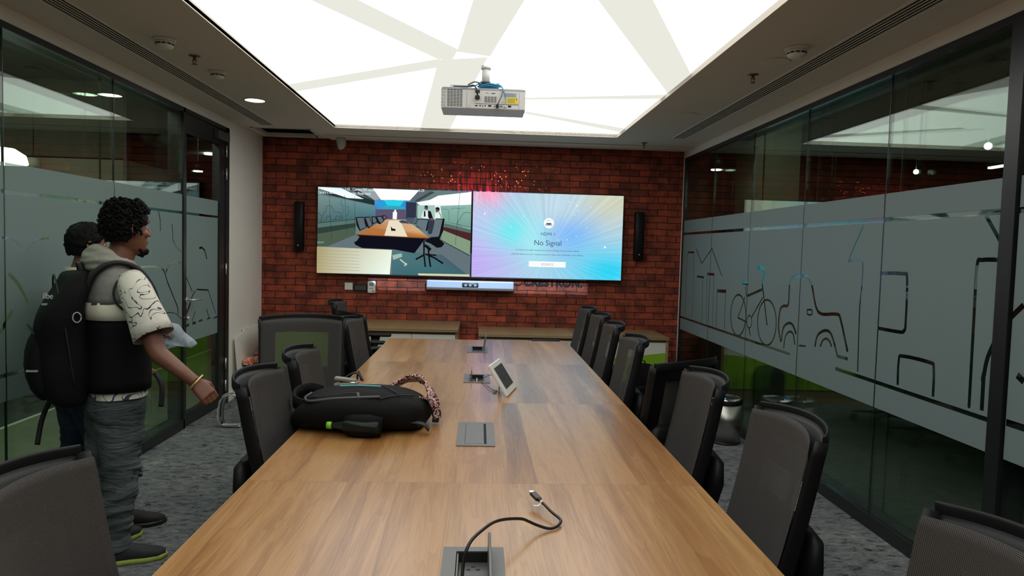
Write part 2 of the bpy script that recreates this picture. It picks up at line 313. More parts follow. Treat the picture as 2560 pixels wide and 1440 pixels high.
def m_vcol():
    m, nt, out, N, L = nodes('screen_picture')
    a = N('VertexColor'); a.layer_name = 'Col'; e = N('Emission'); L(a.outputs[0], e.inputs[0]); e.inputs[1].default_value = SCREEN; L(e.outputs[0], out.inputs[0])
m_vcol()
def m_screen2():
    # the television's own no-signal picture: soft colour clouds, rays and bright specks
    m, nt, out, N, L = nodes('screen_nosignal')
    tc = N('TexCoord'); sp = N('SeparateXYZ'); L(tc.outputs['UV'], sp.inputs[0])
    def mth(op, a, b=None):
        n = N('Math', operation=op)
        for i, x in enumerate((a, b)):
            if x is None: continue
            if isinstance(x, (int, float)): n.inputs[i].default_value = x
            else: L(x, n.inputs[i])
        return n.outputs[0]
    U, W = sp.outputs[0], sp.outputs[1]
    cur = None
    def blob(cur, cx, cy, sx, sy, col):
        dx = mth('DIVIDE', mth('SUBTRACT', U, cx), sx); dy = mth('DIVIDE', mth('SUBTRACT', W, cy), sy)
        r2 = mth('ADD', mth('MULTIPLY', dx, dx), mth('MULTIPLY', dy, dy)); g = mth('POWER', 2.718, mth('MULTIPLY', r2, -1.0))
        mx = N('Mix', data_type='RGBA'); L(g, mx.inputs[0]); mx.inputs[7].default_value = c4(col)
        if cur is None: mx.inputs[6].default_value = (0.45, 0.68, 0.86, 1)
        else: L(cur, mx.inputs[6])
        return mx.outputs[2]
    for a in ((0.9, 0.95, 0.40, 0.38, (0.66, 0.68, 0.52)), (0.0, 0.25, 0.28, 0.45, (0.58, 0.42, 0.95)), (0.10, 0.6, 0.2, 0.3, (0.52, 0.62, 0.90)), (0.28, 0.55, 0.15, 0.22, (0.17, 0.86, 0.92)),
              (0.42, 0.45, 0.10, 0.3, (0.42, 0.88, 0.92)), (0.66, 0.52, 0.17, 0.26, (0.25, 0.52, 0.98)), (0.92, 0.10, 0.30, 0.30, (0.03, 0.68, 0.93)), (0.55, 0.9, 0.18, 0.2, (0.55, 0.74, 0.86)), (0.10, 1.0, 0.10, 0.14, (1.0, 0.38, 0.55))):
        cur = blob(cur, *a)
    # rays fanning out from below the middle
    ang = mth('ARCTAN2', mth('SUBTRACT', W, 0.30), mth('SUBTRACT', U, 0.5)); 
    cb = N('CombineXYZ'); L(mth('MULTIPLY', ang, 9), cb.inputs[0]); n = N('TexNoise'); n.inputs['Scale'].default_value = 2; n.inputs['Detail'].default_value = 3; L(cb.outputs[0], n.inputs['Vector'])
    mr = N('MapRange'); mr.inputs['From Min'].default_value = 0.3; mr.inputs['From Max'].default_value = 0.7; mr.inputs['To Min'].default_value = 0.86; mr.inputs['To Max'].default_value = 1.08; L(n.outputs[0], mr.inputs[0])
    vm = N('VectorMath', operation='SCALE'); L(cur, vm.inputs[0]); L(mr.outputs[0], vm.inputs['Scale'])
    # red and white threads at the upper left
    cs = N('CombineXYZ'); L(mth('MULTIPLY', U, 120), cs.inputs[0]); L(mth('MULTIPLY', W, 5), cs.inputs[1]); n2 = N('TexNoise'); n2.inputs['Scale'].default_value = 1; n2.inputs['Detail'].default_value = 2; L(cs.outputs[0], n2.inputs['Vector'])
    fade = mth('MULTIPLY', mth('MAXIMUM', mth('SUBTRACT', 1.0, mth('MULTIPLY', U, 4.0)), 0.0), mth('MAXIMUM', mth('SUBTRACT', mth('MULTIPLY', W, 2.6), 1.6), 0.0))
    th = mth('MULTIPLY', mth('GREATER_THAN', n2.outputs[0], 0.55), fade)
    m3 = N('Mix', data_type='RGBA'); L(th, m3.inputs[0]); L(vm.outputs[0], m3.inputs[6]); m3.inputs[7].default_value = (1.0, 0.55, 0.75, 1)
    e = N('Emission'); e.inputs[1].default_value = SCREEN; L(m3.outputs[2], e.inputs[0]); L(e.outputs[0], out.inputs[0])
m_screen2()
emit('scr_white', (0.95, 0.98, 0.95), SCREEN); emit('scr_text', (0.05, 0.12, 0.18), 1.0); emit('scr_star', (0.85, 1, 1), SCREEN); emit('scr_grey', (0.35, 0.42, 0.6), 1); emit('scr_caption', (0.9, 0.95, 1.0), SCREEN)

# ---------------------------------------------------------------- mesh helpers
class MB:
    def __init__(s): s.bm = bmesh.new(); s.mi = 0; s.uv = None
    def _tag(s, faces):
        for f in faces: f.material_index = s.mi
    def box(s, c, d, rot=None, bevel=0, seg=2):
        M = Matrix.Translation(V(c)) @ (rot.to_4x4() if rot is not None else Matrix.Identity(4)) @ Matrix.Diagonal((d[0], d[1], d[2], 1))
        r = bmesh.ops.create_cube(s.bm, size=1.0, matrix=M); vs = r['verts']
        fs = set(f for v in vs for f in v.link_faces); s._tag(fs)
        if bevel:
            es = list(set(e for v in vs for e in v.link_edges))
            q = bmesh.ops.bevel(s.bm, geom=es, offset=bevel, segments=seg, affect='EDGES', profile=0.5); s._tag(q['faces'])
        return s
    def b2(s, x0, x1, y0, y1, z0, z1, **k): return s.box(((x0+x1)/2, (y0+y1)/2, (z0+z1)/2), (x1-x0, y1-y0, z1-z0), **k)
    def ring(s, pts): return [s.bm.verts.new(p) for p in pts]
    def bridge(s, a, b):
        n = len(a); 
        for i in range(n):
            f = s.bm.faces.new((a[i], a[(i+1) % n], b[(i+1) % n], b[i])); f.material_index = s.mi; f.smooth = True
    def loft(s, rings, caps=True, closed=False):
        R = [s.ring(r) for r in rings]
        for i in range(len(R)-1): s.bridge(R[i], R[i+1])
        if closed: s.bridge(R[-1], R[0])
        elif caps:
            f = s.bm.faces.new(list(reversed(R[0]))); f.material_index = s.mi; f = s.bm.faces.new(R[-1]); f.material_index = s.mi
        return s
    def limb(s, pts, rad, side=(1, 0, 0), seg=16, caps=True, sup=2.0):
        # rad: list of (a, b): a along side, b along the other axis
        pts = [V(p) for p in pts]; side = V(side); rings = []
        for i, p in enumerate(pts):
            t = (pts[min(i+1, len(pts)-1)]-pts[max(i-1, 0)]).normalized()
            u = (side - t*side.dot(t)); u = u.normalized() if u.length > 1e-4 else t.orthogonal().normalized()
            w = t.cross(u); a, b = rad[i] if isinstance(rad[i], (tuple, list)) else (rad[i], rad[i])
            rg = []
            for k in range(seg):
                an = 2*math.pi*k/seg; cx, sx = math.cos(an), math.sin(an)
                e = 2.0/sup
                rg.append(p + u*(a*math.copysign(abs(cx)**e, cx)) + w*(b*math.copysign(abs(sx)**e, sx)))
            rings.append(rg)
        return s.loft(rings, caps)
    def tube(s, pts, r, seg=8, smooth_n=0, caps=True):
        pts = [V(p) for p in pts]
        if smooth_n: pts = catmull(pts, smooth_n)
        rs = r if isinstance(r, list) else [r]*len(pts)
        if len(rs) != len(pts): rs = [rs[min(len(rs)-1, int(i*len(rs)/len(pts)))] for i in range(len(pts))]
        t0 = (pts[1]-pts[0]).normalized(); u = t0.orthogonal().normalized(); rings = []
        for i, p in enumerate(pts):
            t = (pts[min(i+1, len(pts)-1)]-pts[max(i-1, 0)]).normalized()
            u = (u - t*u.dot(t)).normalized(); w = t.cross(u)
            rings.append([p+(u*math.cos(2*math.pi*k/seg)+w*math.sin(2*math.pi*k/seg))*rs[i] for k in range(seg)])
        return s.loft(rings, caps)
    def strap(s, pts, w, t, wdir, smooth_n=6):
        pts = catmull([V(p) for p in pts], smooth_n) if smooth_n else [V(p) for p in pts]
        wdirs = wdir if isinstance(wdir, list) else None; rings = []
        for i, p in enumerate(pts):
            tg = (pts[min(i+1, len(pts)-1)]-pts[max(i-1, 0)]).normalized()
            wd = V(wdirs[min(len(wdirs)-1, int(i*len(wdirs)/len(pts)))]) if wdirs else V(wdir)
            u = (wd-tg*wd.dot(tg)).normalized(); n = tg.cross(u)
            rings.append([p+u*w/2+n*t/2, p-u*w/2+n*t/2, p-u*w/2-n*t/2, p+u*w/2-n*t/2])
        return s.loft(rings)
    def cyl(s, p0, p1, r0, r1=None, seg=24): return s.tube([p0, p1], [r0, r0 if r1 is None else r1], seg)
    def lathe(s, prof, c=(0, 0, 0), seg=32, caps=True):
        c = V(c); rings = [[c+V((r*math.cos(2*math.pi*k/seg), r*math.sin(2*math.pi*k/seg), z)) for k in range(seg)] for r, z in prof]
        return s.loft(rings, caps)
    def ell(s, c, r, rot=None, sub=3):
        M = Matrix.Translation(V(c)) @ (rot.to_4x4() if rot is not None else Matrix.Identity(4)) @ Matrix.Diagonal((r[0], r[1], r[2], 1))
        q = bmesh.ops.create_icosphere(s.bm, subdivisions=sub, radius=1.0, matrix=M)
        for v in q['verts']:
            for f in v.link_faces: f.smooth = True; f.material_index = s.mi
        return s
    def poly(s, pts, ext=None):
        a = s.ring(pts); f = s.bm.faces.new(a); f.material_index = s.mi
        if ext:
            b = s.ring([V(p)+V(ext) for p in pts]); g = s.bm.faces.new(list(reversed(b))); g.material_index = s.mi; n = len(a)
            for i in range(n): h = s.bm.faces.new((a[(i+1) % n], a[i], b[i], b[(i+1) % n])); h.material_index = s.mi
        return s
    def build(s, name, mats, parent=None, smooth=None, loc=None, rot=None):
        me = bpy.data.meshes.new(name); bmesh.ops.recalc_face_normals(s.bm, faces=s.bm.faces[:]); s.bm.to_mesh(me); s.bm.free()
        if not isinstance(mats, (list, tuple)): mats = [mats]
        for m in mats: me.materials.append(MATS[m])
        if smooth is not None:
            for p in me.polygons: p.use_smooth = smooth
        o = bpy.data.objects.new(name, me); COL.objects.link(o)
        if loc is not None: o.location = loc
        if rot is not None: o.rotation_euler = rot
        if parent: o.parent = parent
        return o
def catmull(p, n):
    out = []
    for i in range(len(p)-1):
        a, b, c, d = p[max(i-1, 0)], p[i], p[i+1], p[min(i+2, len(p)-1)]
        for k in range(n):
            t = k/n; out.append(0.5*((2*b)+(c-a)*t+(2*a-5*b+4*c-d)*t*t+(3*b-a-3*c+d)*t**3))
    out.append(p[-1]); return out
def tag(o, label=None, cat=None, group=None, kind=None):
    if label: o['label'] = label
    if cat: o['category'] = cat
    if group: o['group'] = group
    if kind: o['kind'] = kind
    return o
def thing(name, label, cat, loc=(0, 0, 0), rz=0, group=None):
    o = bpy.data.objects.new(name, None); COL.objects.link(o); o.location = loc; o.rotation_euler = (0, 0, rz); o.empty_display_size = 0.1
    return tag(o, label, cat, group)
def struct(o): o['kind'] = 'structure'; return o
def copy_tree(o, parent=None):
    c = o.copy(); COL.objects.link(c); c.parent = parent
    for ch in o.children: copy_tree(ch, c)
    return c
def local(o, parent, loc): 
    o.parent = parent; return o
def text(name, s, size, M, mat, parent=None, ext=0.0004, align='LEFT', wx=1.0, bold=0.0):
    cu = bpy.data.curves.new(name, 'FONT'); cu.body = s; cu.size = size; cu.extrude = ext; cu.align_x = align; cu.offset = bold
    t = bpy.data.objects.new(name, cu); COL.objects.link(t); bpy.context.view_layer.update()
    me = bpy.data.meshes.new_from_object(t.evaluated_get(bpy.context.evaluated_depsgraph_get()))
    bpy.data.objects.remove(t); me.name = name; me.materials.clear(); me.materials.append(MATS[mat])
    me.transform(M @ Matrix.Diagonal((wx, 1, 1, 1))); o = bpy.data.objects.new(name, me); COL.objects.link(o)
    if parent: o.parent = parent
    return o
def wallM(x, z, y): # writing plane facing -y
    return Matrix.Translation((x, y, z)) @ Matrix.Rotation(math.radians(90), 4, 'X')
def remesh(o, voxel, smooth_it=4):
    m = o.modifiers.new('r', 'REMESH'); m.mode = 'VOXEL'; m.voxel_size = voxel; m.use_smooth_shade = True
    s2 = o.modifiers.new('s', 'SMOOTH'); s2.factor = 0.5; s2.iterations = smooth_it
    bpy.context.view_layer.update()
    me = bpy.data.meshes.new_from_object(o.evaluated_get(bpy.context.evaluated_depsgraph_get())); old = o.data; mats = [x for x in old.materials]
    o.modifiers.clear(); o.data = me; me.name = o.name; me.materials.clear()
    for x in mats: me.materials.append(x)
    for p in me.polygons: p.use_smooth = True
    return o
def nudge(o, amp, freq, ax=(1, 1, 1), seed=0):
    for v in o.data.vertices:
        q = V((v.co.x*freq[0], v.co.y*freq[1], v.co.z*freq[2]+seed)); d = noise.noise(q); v.co += v.normal*d*amp
    return o
def subsurf(o, n=1):
    m = o.modifiers.new('s', 'SUBSURF'); m.levels = n; m.render_levels = n; return o
RIGHT_STROKES = [([(7.255, 1.59), (7.052, 1.442), (6.759, 1.593), (6.444, 1.339)], 0.012), ([(7.544, 1.552), (7.322, 1.553)], 0.02), ([(7.559, 1.544), (7.554, 0.878)], 0.008), ([(7.321, 1.546), (7.3, 0.858)], 0.008), ([(7.184, 1.305), (6.967, 1.304)], 0.02), ([(7.002, 1.296), (6.969, 0.848)], 0.008), ([(6.865, 1.343), (6.658, 1.344)], 0.025), ([(6.863, 1.329), (6.834, 0.849)], 0.008), ([(6.669, 1.33), (6.646, 0.842)], 0.008), ([(6.556, 1.193), (6.316, 1.203)], 0.03), ([(6.554, 1.176), (6.549, 0.833)], 0.01), ([(6.326, 1.191), (6.318, 0.838)], 0.01), ([(5.799, 1.197), (5.502, 1.268)], 0.022), ([(5.481, 1.205), (5.688, 1.03)], 0.016), ([(5.508, 1.325), (5.375, 0.995)], 0.02), ([(5.62, 1.437), (5.527, 1.439), (5.483, 1.415), (5.475, 1.366), (5.508, 1.325)], 0.03), ([(5.854, 1.273), (5.82, 1.193)], 0.014), ([(5.85, 1.185), (5.997, 0.993), (5.803, 0.977)], 0.014), ([(5.733, 0.927), (5.7, 0.873)], 0.018), ([(5.111, 0.899), (5.164, 1.007), (5.149, 1.135), (5.093, 1.17), (5.017, 1.187), (5.012, 1.329), (4.983, 1.376), (4.923, 1.398), (4.773, 1.404), (4.71, 1.385), (4.664, 1.338), (4.559, 1.172), (4.323, 1.181), (4.268, 1.151), (4.166, 0.965)], 0.022), ([(4.284, 0.92), (4.16, 0.922)], 0.02), ([(5.1, 0.911), (5.086, 1.001), (5.009, 1.05), (4.929, 1.046), (4.867, 0.986)], 0.02), ([(5.058, 0.855), (5.038, 0.95), (4.968, 0.994), (4.91, 0.976), (4.881, 0.91)], 0.016), ([(4.582, 0.937), (4.552, 1.018), (4.453, 1.062), (4.37, 1.043), (4.288, 0.93)], 0.02), ([(4.51, 0.947), (4.483, 0.99), (4.438, 1.01), (4.392, 1.0), (4.362, 0.968)], 0.016), ([(4.718, 1.174), (4.653, 1.178), (4.65, 1.148), (4.712, 1.144), (4.718, 1.174)], 0.012), ([(4.815, 0.913), (4.711, 0.922)], 0.012), ([(4.053, 1.744), (4.2, 1.535), (4.184, 1.52), (4.085, 1.521), (4.047, 1.502), (4.046, 1.37), (4.056, 1.23), (4.041, 0.864)], 0.012), ([(3.864, 1.455), (3.65, 1.46), (3.611, 1.433), (3.602, 1.191), (3.614, 1.161), (3.643, 1.148), (3.86, 1.145)], 0.02), ([(3.641, 0.863), (3.643, 0.998), (3.608, 1.024), (3.387, 1.026), (3.352, 1.003), (3.346, 0.862)], 0.02), ([(3.069, 1.754), (2.978, 1.646), (2.928, 1.585)], 0.02), ([(2.935, 1.545), (3.065, 1.543), (3.095, 1.516), (3.094, 1.269), (3.09, 0.917), (3.09, 0.871)], 0.02), ([(2.807, 1.361), (2.888, 1.287), (2.935, 1.22), (2.991, 1.117), (3.012, 1.008), (3.01, 1.027), (3.008, 0.871)], 0.025), ([(2.817, 1.066), (2.779, 1.045)], 0.03)]
LEFT_STROKES = [([(3.616, 1.524), (3.659, 1.522), (3.703, 1.514), (3.758, 1.485), (3.804, 1.455), (3.846, 1.485), (3.889, 1.509), (3.952, 1.521), (4.016, 1.526)], 0.018), ([(3.667, 1.35), (3.744, 1.291), (3.789, 1.236), (3.829, 1.176)], 0.03), ([(3.607, 1.049), (3.651, 1.099), (3.702, 1.153)], 0.03), ([(5.343, 1.743), (5.371, 1.685), (5.373, 1.599)], 0.02), ([(5.576, 1.66), (5.589, 1.538), (5.641, 1.482), (5.735, 1.442)], 0.016), ([(5.193, 1.439), (5.25, 1.444), (5.284, 1.46)], 0.02), ([(5.074, 1.338), (5.39, 1.324), (5.5, 1.205), (5.615, 1.075), (5.676, 1.001), (5.682, 0.937)], 0.02), ([(5.475, 1.297), (5.512, 1.338), (5.576, 1.355), (5.735, 1.359)], 0.025), ([(5.354, 1.093), (5.426, 0.989)], 0.02), ([(6.137, 1.47), (6.19, 1.477), (6.255, 1.452), (6.305, 1.375)], 0.025), ([(5.832, 1.271), (5.992, 1.108)], 0.015), ([(6.053, 1.111), (5.993, 1.072), (5.876, 0.937)], 0.02), ([(5.963, 1.013), (5.834, 0.882)], 0.016), ([(6.054, 0.939), (5.994, 0.865)], 0.016), ([(6.083, 1.121), (6.34, 1.1), (6.515, 0.878)], 0.016), ([(6.298, 0.936), (6.359, 0.853)], 0.016), ([(5.847, 1.022), (5.876, 0.961), (5.819, 0.895)], 0.016)]
# ================================================================ ROOM SHELL
def boxes(name, lst, mat, parent=None, bevel=0):
    m = MB()
    for b in lst: m.b2(*b, bevel=bevel)
    return m.build(name, mat, parent)
fl = struct(boxes('floor', [(XL-0.02, XR+0.02, YB, D, -0.1, 0)], 'carpet'))
struct(boxes('wall_back', [(XL-0.3, XR+0.3, D, D+0.25, 0, 3.1)], 'brick'))
struct(boxes('wall_left', [(XL-0.12, XL, 6.79, D, 0, 2.9), (XL-0.12, XL, YB, 6.79, GT, 2.9)], 'paint_white'))
struct(boxes('wall_right', [(XR, XR+0.12, 7.755, D, 0, 2.9), (XR, XR+0.12, YB, 7.755, GT, 2.9)], 'paint_white'))
struct(boxes('wall_front', [(XL-0.3, XR+0.3, YB-0.2, YB, 0, 3.1)], 'red_brown_wall'))

# ceiling slab with the light ceiling opening and the open hatch
HX0, HX1, HY0, HY1 = -2.285, -1.70, 7.13, 7.655
def ceiling():
    xs = [XL, HX0, HX1, PX0, PX1, XR]; ys = [YB, PY1, HY0, HY1, 7.74]
    m = MB()
    for i in range(len(xs)-1):
        for j in range(len(ys)-1):
            cx, cy = (xs[i]+xs[i+1])/2, (ys[j]+ys[j+1])/2
            if PX0 < cx < PX1 and cy < PY1 and cy > YB+0: continue
            if HX0 < cx < HX1 and HY0 < cy < HY1: continue
            m.b2(xs[i], xs[i+1], ys[j], ys[j+1], ZC, ZC+0.02)
    return m.build('ceiling', 'ceiling_paint')
struct(ceiling())
m = MB()
# plaster step along the brick wall, and the edge beads round the opening
m.b2(-1.62, XR, 7.44, 7.74, ZC-0.012, ZC+0.02)
m.b2(PX0-0.02, PX0, YB, PY1+0.02, ZC-0.006, ZC+0.05); m.b2(PX1, PX1+0.02, YB, PY1+0.02, ZC-0.006, ZC+0.05); m.b2(PX0-0.02, PX1+0.02, PY1, PY1+0.02, ZC-0.006, ZC+0.05)
struct(m.build('trim_7', 'ceiling_paint'))
m = MB(); m.b2(XL, XR, 7.74, D, ZC+0.05, ZC+0.09); struct(m.build('trim_1', 'void'))
# dark void above the hatch
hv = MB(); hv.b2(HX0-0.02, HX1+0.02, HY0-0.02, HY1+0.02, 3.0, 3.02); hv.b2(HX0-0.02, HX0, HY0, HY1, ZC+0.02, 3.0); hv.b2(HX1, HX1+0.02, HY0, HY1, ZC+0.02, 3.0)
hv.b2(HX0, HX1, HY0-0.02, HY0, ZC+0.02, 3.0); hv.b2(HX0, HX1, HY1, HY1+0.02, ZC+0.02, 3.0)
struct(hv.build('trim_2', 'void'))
hd = thing('ceiling_hatch', 'open access hatch in the ceiling at the left corner by the brick wall', 'hatch', (-1.99, 7.39, ZC))
m = MB()
for b in ((HX0, HX1, HY0, HY0+0.02), (HX0, HX1, HY1-0.02, HY1), (HX0, HX0+0.02, HY0, HY1), (HX1-0.02, HX1, HY0, HY1)): m.b2(b[0]+1.99, b[1]+1.99, b[2]-7.39, b[3]-7.39, -0.006, 0.03)
m.build('frame', 'ceiling_paint', hd)
m = MB(); m.tube([(-0.13, -0.1, 0.3), (-0.1, -0.1, 0.12), (-0.02, -0.1, 0.06), (0.06, -0.1, 0.1), (0.08, -0.08, 0.3)], 0.007, smooth_n=5); m.build('cable', 'grey_cable', hd)
m = MB(); m.tube([(0.26, 0.12, 0.3), (0.265, 0.14, 0.0), (0.27, 0.16, -0.05), (0.262, 0.2, -0.03)], 0.005, smooth_n=5); m.build('cable', 'black_rubber', hd)

# stretched light ceiling
lc = thing('light_ceiling', 'large glowing white stretched ceiling panel with dim diagonal bands', 'ceiling light', (0, 3, ZC))
m = MB(); m.b2(PX0, PX1, YB-3, PY1-3, 0.03, 0.04); m.build('diffuser', 'panel_light', lc)
def clipx(poly, y0=YB):
    # clip a polygon to the diffuser
    def clip(p, ins, inter):
        out = []
        for i in range(len(p)):
            a, b = p[i-1], p[i]
            if ins(b):
                if not ins(a): out.append(inter(a, b))
                out.append(b)
            elif ins(a): out.append(inter(a, b))
        return out
    def ix(x): return lambda a, b: (x, a[1]+(b[1]-a[1])*(x-a[0])/(b[0]-a[0]))
    def iy(y): return lambda a, b: (a[0]+(b[0]-a[0])*(y-a[1])/(b[1]-a[1]), y)
    p = clip(poly, lambda q: q[0] >= PX0+.001, ix(PX0+.001)); p = clip(p, lambda q: q[0] <= PX1-.001, ix(PX1-.001))
    p = clip(p, lambda q: q[1] >= y0+.001, iy(y0+.001)); return clip(p, lambda q: q[1] <= PY1-.001, iy(PY1-.001))
bands = [[(-1.6, 2.1), (-1.6, 1.75), (-0.153, 4.211), (-0.2, 4.45), (-0.283, 4.436)], [(-0.283, 4.436), (-0.2, 4.56), (-1.6, 5.66), (-1.6, 5.43)],
         [(-0.16, 4.25), (0.036, 4.32), (0.78, -0.7), (0.42, -0.7)], [(-0.28, 4.45), (0.02, 4.35), (-0.331, 7.1), (-0.62, 7.1)],
         [(-0.60, 0.8), (-0.32, 0.8), (1.6, 5.15), (1.6, 5.7)], [(1.6, 5.08), (1.6, 5.24), (0.3, 5.50), (0.3, 5.45)], [(1.6, 6.78), (1.6, 7.02), (0.32, 6.02), (0.38, 5.98)],
         [(-1.6, -0.6), (-1.6, -0.9), (1.6, -1.9), (1.6, -1.55)]]
for k, b in enumerate(bands):
    q = clipx(b)
    if len(q) > 2:
        m = MB(); m.poly([(x, y-3, 0.024-k*0.0006) for x, y in q], (0, 0, 0.002)); tag(m.build('pattern_band', 'panel_band', lc), 'dimmer cream band of the glowing ceiling')

# ---------------------------------------------------------------- glazed walls
CHAINS = {}
def film_mesh(name, x, y0, y1, parent, strokes, rings, polys, strips, z0=0.695, z1=1.90, mat='film'):
    strokes = [([tuple(q) for q in catmull([V(p) for p in pts], 4)] if len(pts) >= 5 and len(pts) < 16 else pts, w) for pts, w in strokes]
    P, E = [], []
    def loop(pts):
        b = len(P); P.extend(V(p) for p in pts); n = len(pts); E.extend((b+i, b+(i+1) % n) for i in range(n))
    loop([(y0, z0), (y1, z0), (y1, z1), (y0, z1)])
    segs = []
    for pts, w in strokes:
        if max(p[0] for p in pts) < y0-0.03 or min(p[0] for p in pts) > y1+0.03: continue
        for a, b in zip(pts, pts[1:]):
            a, b = V(a), V(b); d = b-a
            if d.length < 1e-4: continue
            n = V((-d.y, d.x)).normalized()*w/2; loop([a+n, b+n, b-n, a-n]); segs.append((a, b, w/2))
        for p in pts[1:-1]: loop([(p[0]+w/2*math.cos(k*math.pi/4), p[1]+w/2*math.sin(k*math.pi/4)) for k in range(8)])
    rg = []
    for cy, cz, r, w in rings:
        if cy+r < y0 or cy-r > y1: continue
        for q in (r-w/2, r+w/2): loop([(cy+q*math.cos(k*math.pi/20), cz+q*math.sin(k*math.pi/20)) for k in range(40)])
        rg.append((cy, cz, r, w))
    pl = [p for p in polys if not (max(q[0] for q in p) < y0 or min(q[0] for q in p) > y1)]
    for p in pl: loop(p)
    st = []
    for (a, b, c, d) in strips:
        a2, b2 = max(a, y0-0.01), min(b, y1+0.01)
        if a2 < b2: loop([(a2, c), (b2, c), (b2, d), (a2, d)]); st.append((a2, b2, c, d))
    vo, eo, fo, *_ = delaunay_2d_cdt(P, E, [], 0, 1e-5)
    m = MB(); vs = [m.bm.verts.new((x, v.x, v.y)) for v in vo]
    def dist(p, a, b):
        d = b-a; t = max(0, min(1, (p-a).dot(d)/d.length_squared)); return (p-a-d*t).length
    def inpoly(p, q):
        c = False
        for i in range(len(q)):
            a, b = q[i-1], q[i]
            if (a[1] > p.y) != (b[1] > p.y) and p.x < (b[0]-a[0])*(p.y-a[1])/(b[1]-a[1])+a[0]: c = not c
        return c
    for f in fo:
        c = V((0, 0))
        for i in f: c += vo[i]
        c /= len(f)
        if not (y0 < c.x < y1 and z0 < c.y < z1): continue
        if any(s[0] < c.x < s[1] and s[2] < c.y < s[3] for s in st): continue
        if any(dist(c, a, b) < w*0.97 for a, b, w in segs): continue
        if any(abs(math.hypot(c.x-r[0], c.y-r[1])-r[2]) < r[3]/2*0.97 for r in rg): continue
        if any(inpoly(c, q) for q in pl): continue
        try: m.bm.faces.new([vs[i] for i in f])
        except ValueError: pass
    for v in [v for v in m.bm.verts if not v.link_faces]: m.bm.verts.remove(v)
    return m.build(name, mat, parent)
WN = [0]
def pane(x, out, y0, y1, z0, z1, strokes, rings, polys, strips):
    # two leaves 94 mm apart, film on the room side
    WN[0] += 1
    a, b = (x-0.012, x) if out < 0 else (x, x+0.012)
    m = MB(); m.b2(a, b, y0, y1, z0, z1); w = struct(m.build('window_%d' % WN[0], 'glass'))
    a2, b2 = a+out*0.094, b+out*0.094
    m = MB(); m.b2(a2, b2, y0+0.02, y1+0.02, z0, z1); m.build('rear_pane', 'glass', w)
    film_mesh('frosted_film', x-out*0.0012, y0+0.002, y1-0.002, w, strokes, rings, polys, strips)
    return w
RJ = [7.735, 6.78, 5.81, 4.84, 3.855, 2.965]
R_rings = [(5.995, 1.015, 0.178, 0.016), (5.385, 1.015, 0.178, 0.016), (5.736, 0.985, 0.052, 0.012)]
R_polys = [[(5.93, 1.327), (5.796, 1.3), (5.794, 1.285), (5.935, 1.289)]]
R_strips = [(2.0, 7.8, 1.742, 1.768), (-2, 2.86, 1.742, 1.768), (4.95, 7.8, 0.822, 0.842), (2.94, 4.30, 0.828, 0.85), (2.62, 2.86, 0.84, 0.87)]
CHR = [(a, w) for a, w in RIGHT_STROKES]
CHR += [([(1.9, 1.3), (2.2, 1.48), (2.5, 1.35)], .025), ([(1.2, 1.0), (1.5, 1.25), (1.8, 1.0)], .02), ([(2.45, 0.95), (2.55, 1.02), (2.62, 1.0)], .03)]
for a, b in zip(RJ, RJ[1:]): pane(XR, 1, b+0.004, a-0.004, 0.08, GT-0.035, CHR, R_rings, R_polys, R_strips)
pane(XR, 1, 1.86, 2.865, 0.08, GT-0.035, CHR, R_rings, R_polys, R_strips)
pane(XR, 1, 0.8, 1.85, 0.08, GT-0.035, CHR, R_rings, R_polys, R_strips)
pane(XR, 1, -0.3, 0.79, 0.08, GT-0.035, [], [], [], R_strips)
pane(XR, 1, YB, -0.31, 0.08, GT-0.035, [], [], [], R_strips)
LJ = [5.765, 4.715, 3.65, 2.58, 1.51, 0.44, -0.63, -1.70]
L_strips = [(-2.2, 6.6, 1.745, 1.765), (-2.2, 5.0, 0.818, 0.838), (5.2, 5.75, 0.818, 0.838)]
L_polys = [[(5.86, .822), (5.93, .825), (5.925, .85), (5.87, .845)], [(6.0, .825), (6.07, .83), (6.06, .855), (5.99, .85)], [(6.13, .835), (6.22, .84), (6.2, .858), (6.12, .852)], [(6.3, .835), (6.42, .845), (6.34, .86)], [(6.46, .83), (6.56, .836), (6.55, .85), (6.47, .845)]]
LST = [(a, w*.75) for a, w in LEFT_STROKES]
LST += [([(2.2, 1.3), (2.5, 1.42), (2.8, 1.30), (3.1, 1.40), (3.3, 1.36)], .02), ([(1.6, 0.86), (1.9, 1.2), (2.1, 1.35)], .03), ([(2.7, 0.86), (2.95, 1.15)], .03)]
for a, b in zip(LJ, LJ[1:]): pane(XL, -1, b+0.004, a-0.004, 0.08, GT-0.035, LST, [], L_polys, L_strips)

def seals(name, x, out, ys):
    m = MB()
    for y in ys:
        for o2 in (0, out*0.094): m.b2(min(x+o2, x+o2+out*0.011), max(x+o2, x+o2+out*0.011), y-0.003+abs(o2)*0.2, y+0.003+abs(o2)*0.2, 0.08, GT-0.035)
    return m.build(name, 'seal')
struct(seals('trim_3', XR, 1, RJ[1:-1])); struct(seals('trim_4', XL, -1, LJ[1:]))
# black metal frames
struct(boxes('trim_5', [(XR-0.012, XR+0.115, YB, 7.755, 0, 0.08), (XR-0.012, XR+0.115, YB, 7.755, GT-0.035, GT), (XR-0.012, XR+0.115, 7.735, 7.755, 0, GT), (XR-0.014, XR+0.115, 2.875, 2.955, 0, GT)], 'black_metal'))
struct(boxes('trim_6', [(XL-0.115, XL+0.012, YB, 5.79, 0, 0.08), (XL-0.115, XL+0.012, YB, 6.79, GT-0.035, GT), (XL-0.115, XL+0.012, 6.70, 6.79, 0, GT), (XL-0.115, XL+0.012, 5.765, 5.80, 0, GT)], 'black_metal'))
struct(boxes('baseboard_left', [(XL, XL+0.012, 6.79, D, 0, 0.08)], 'paint_white'))
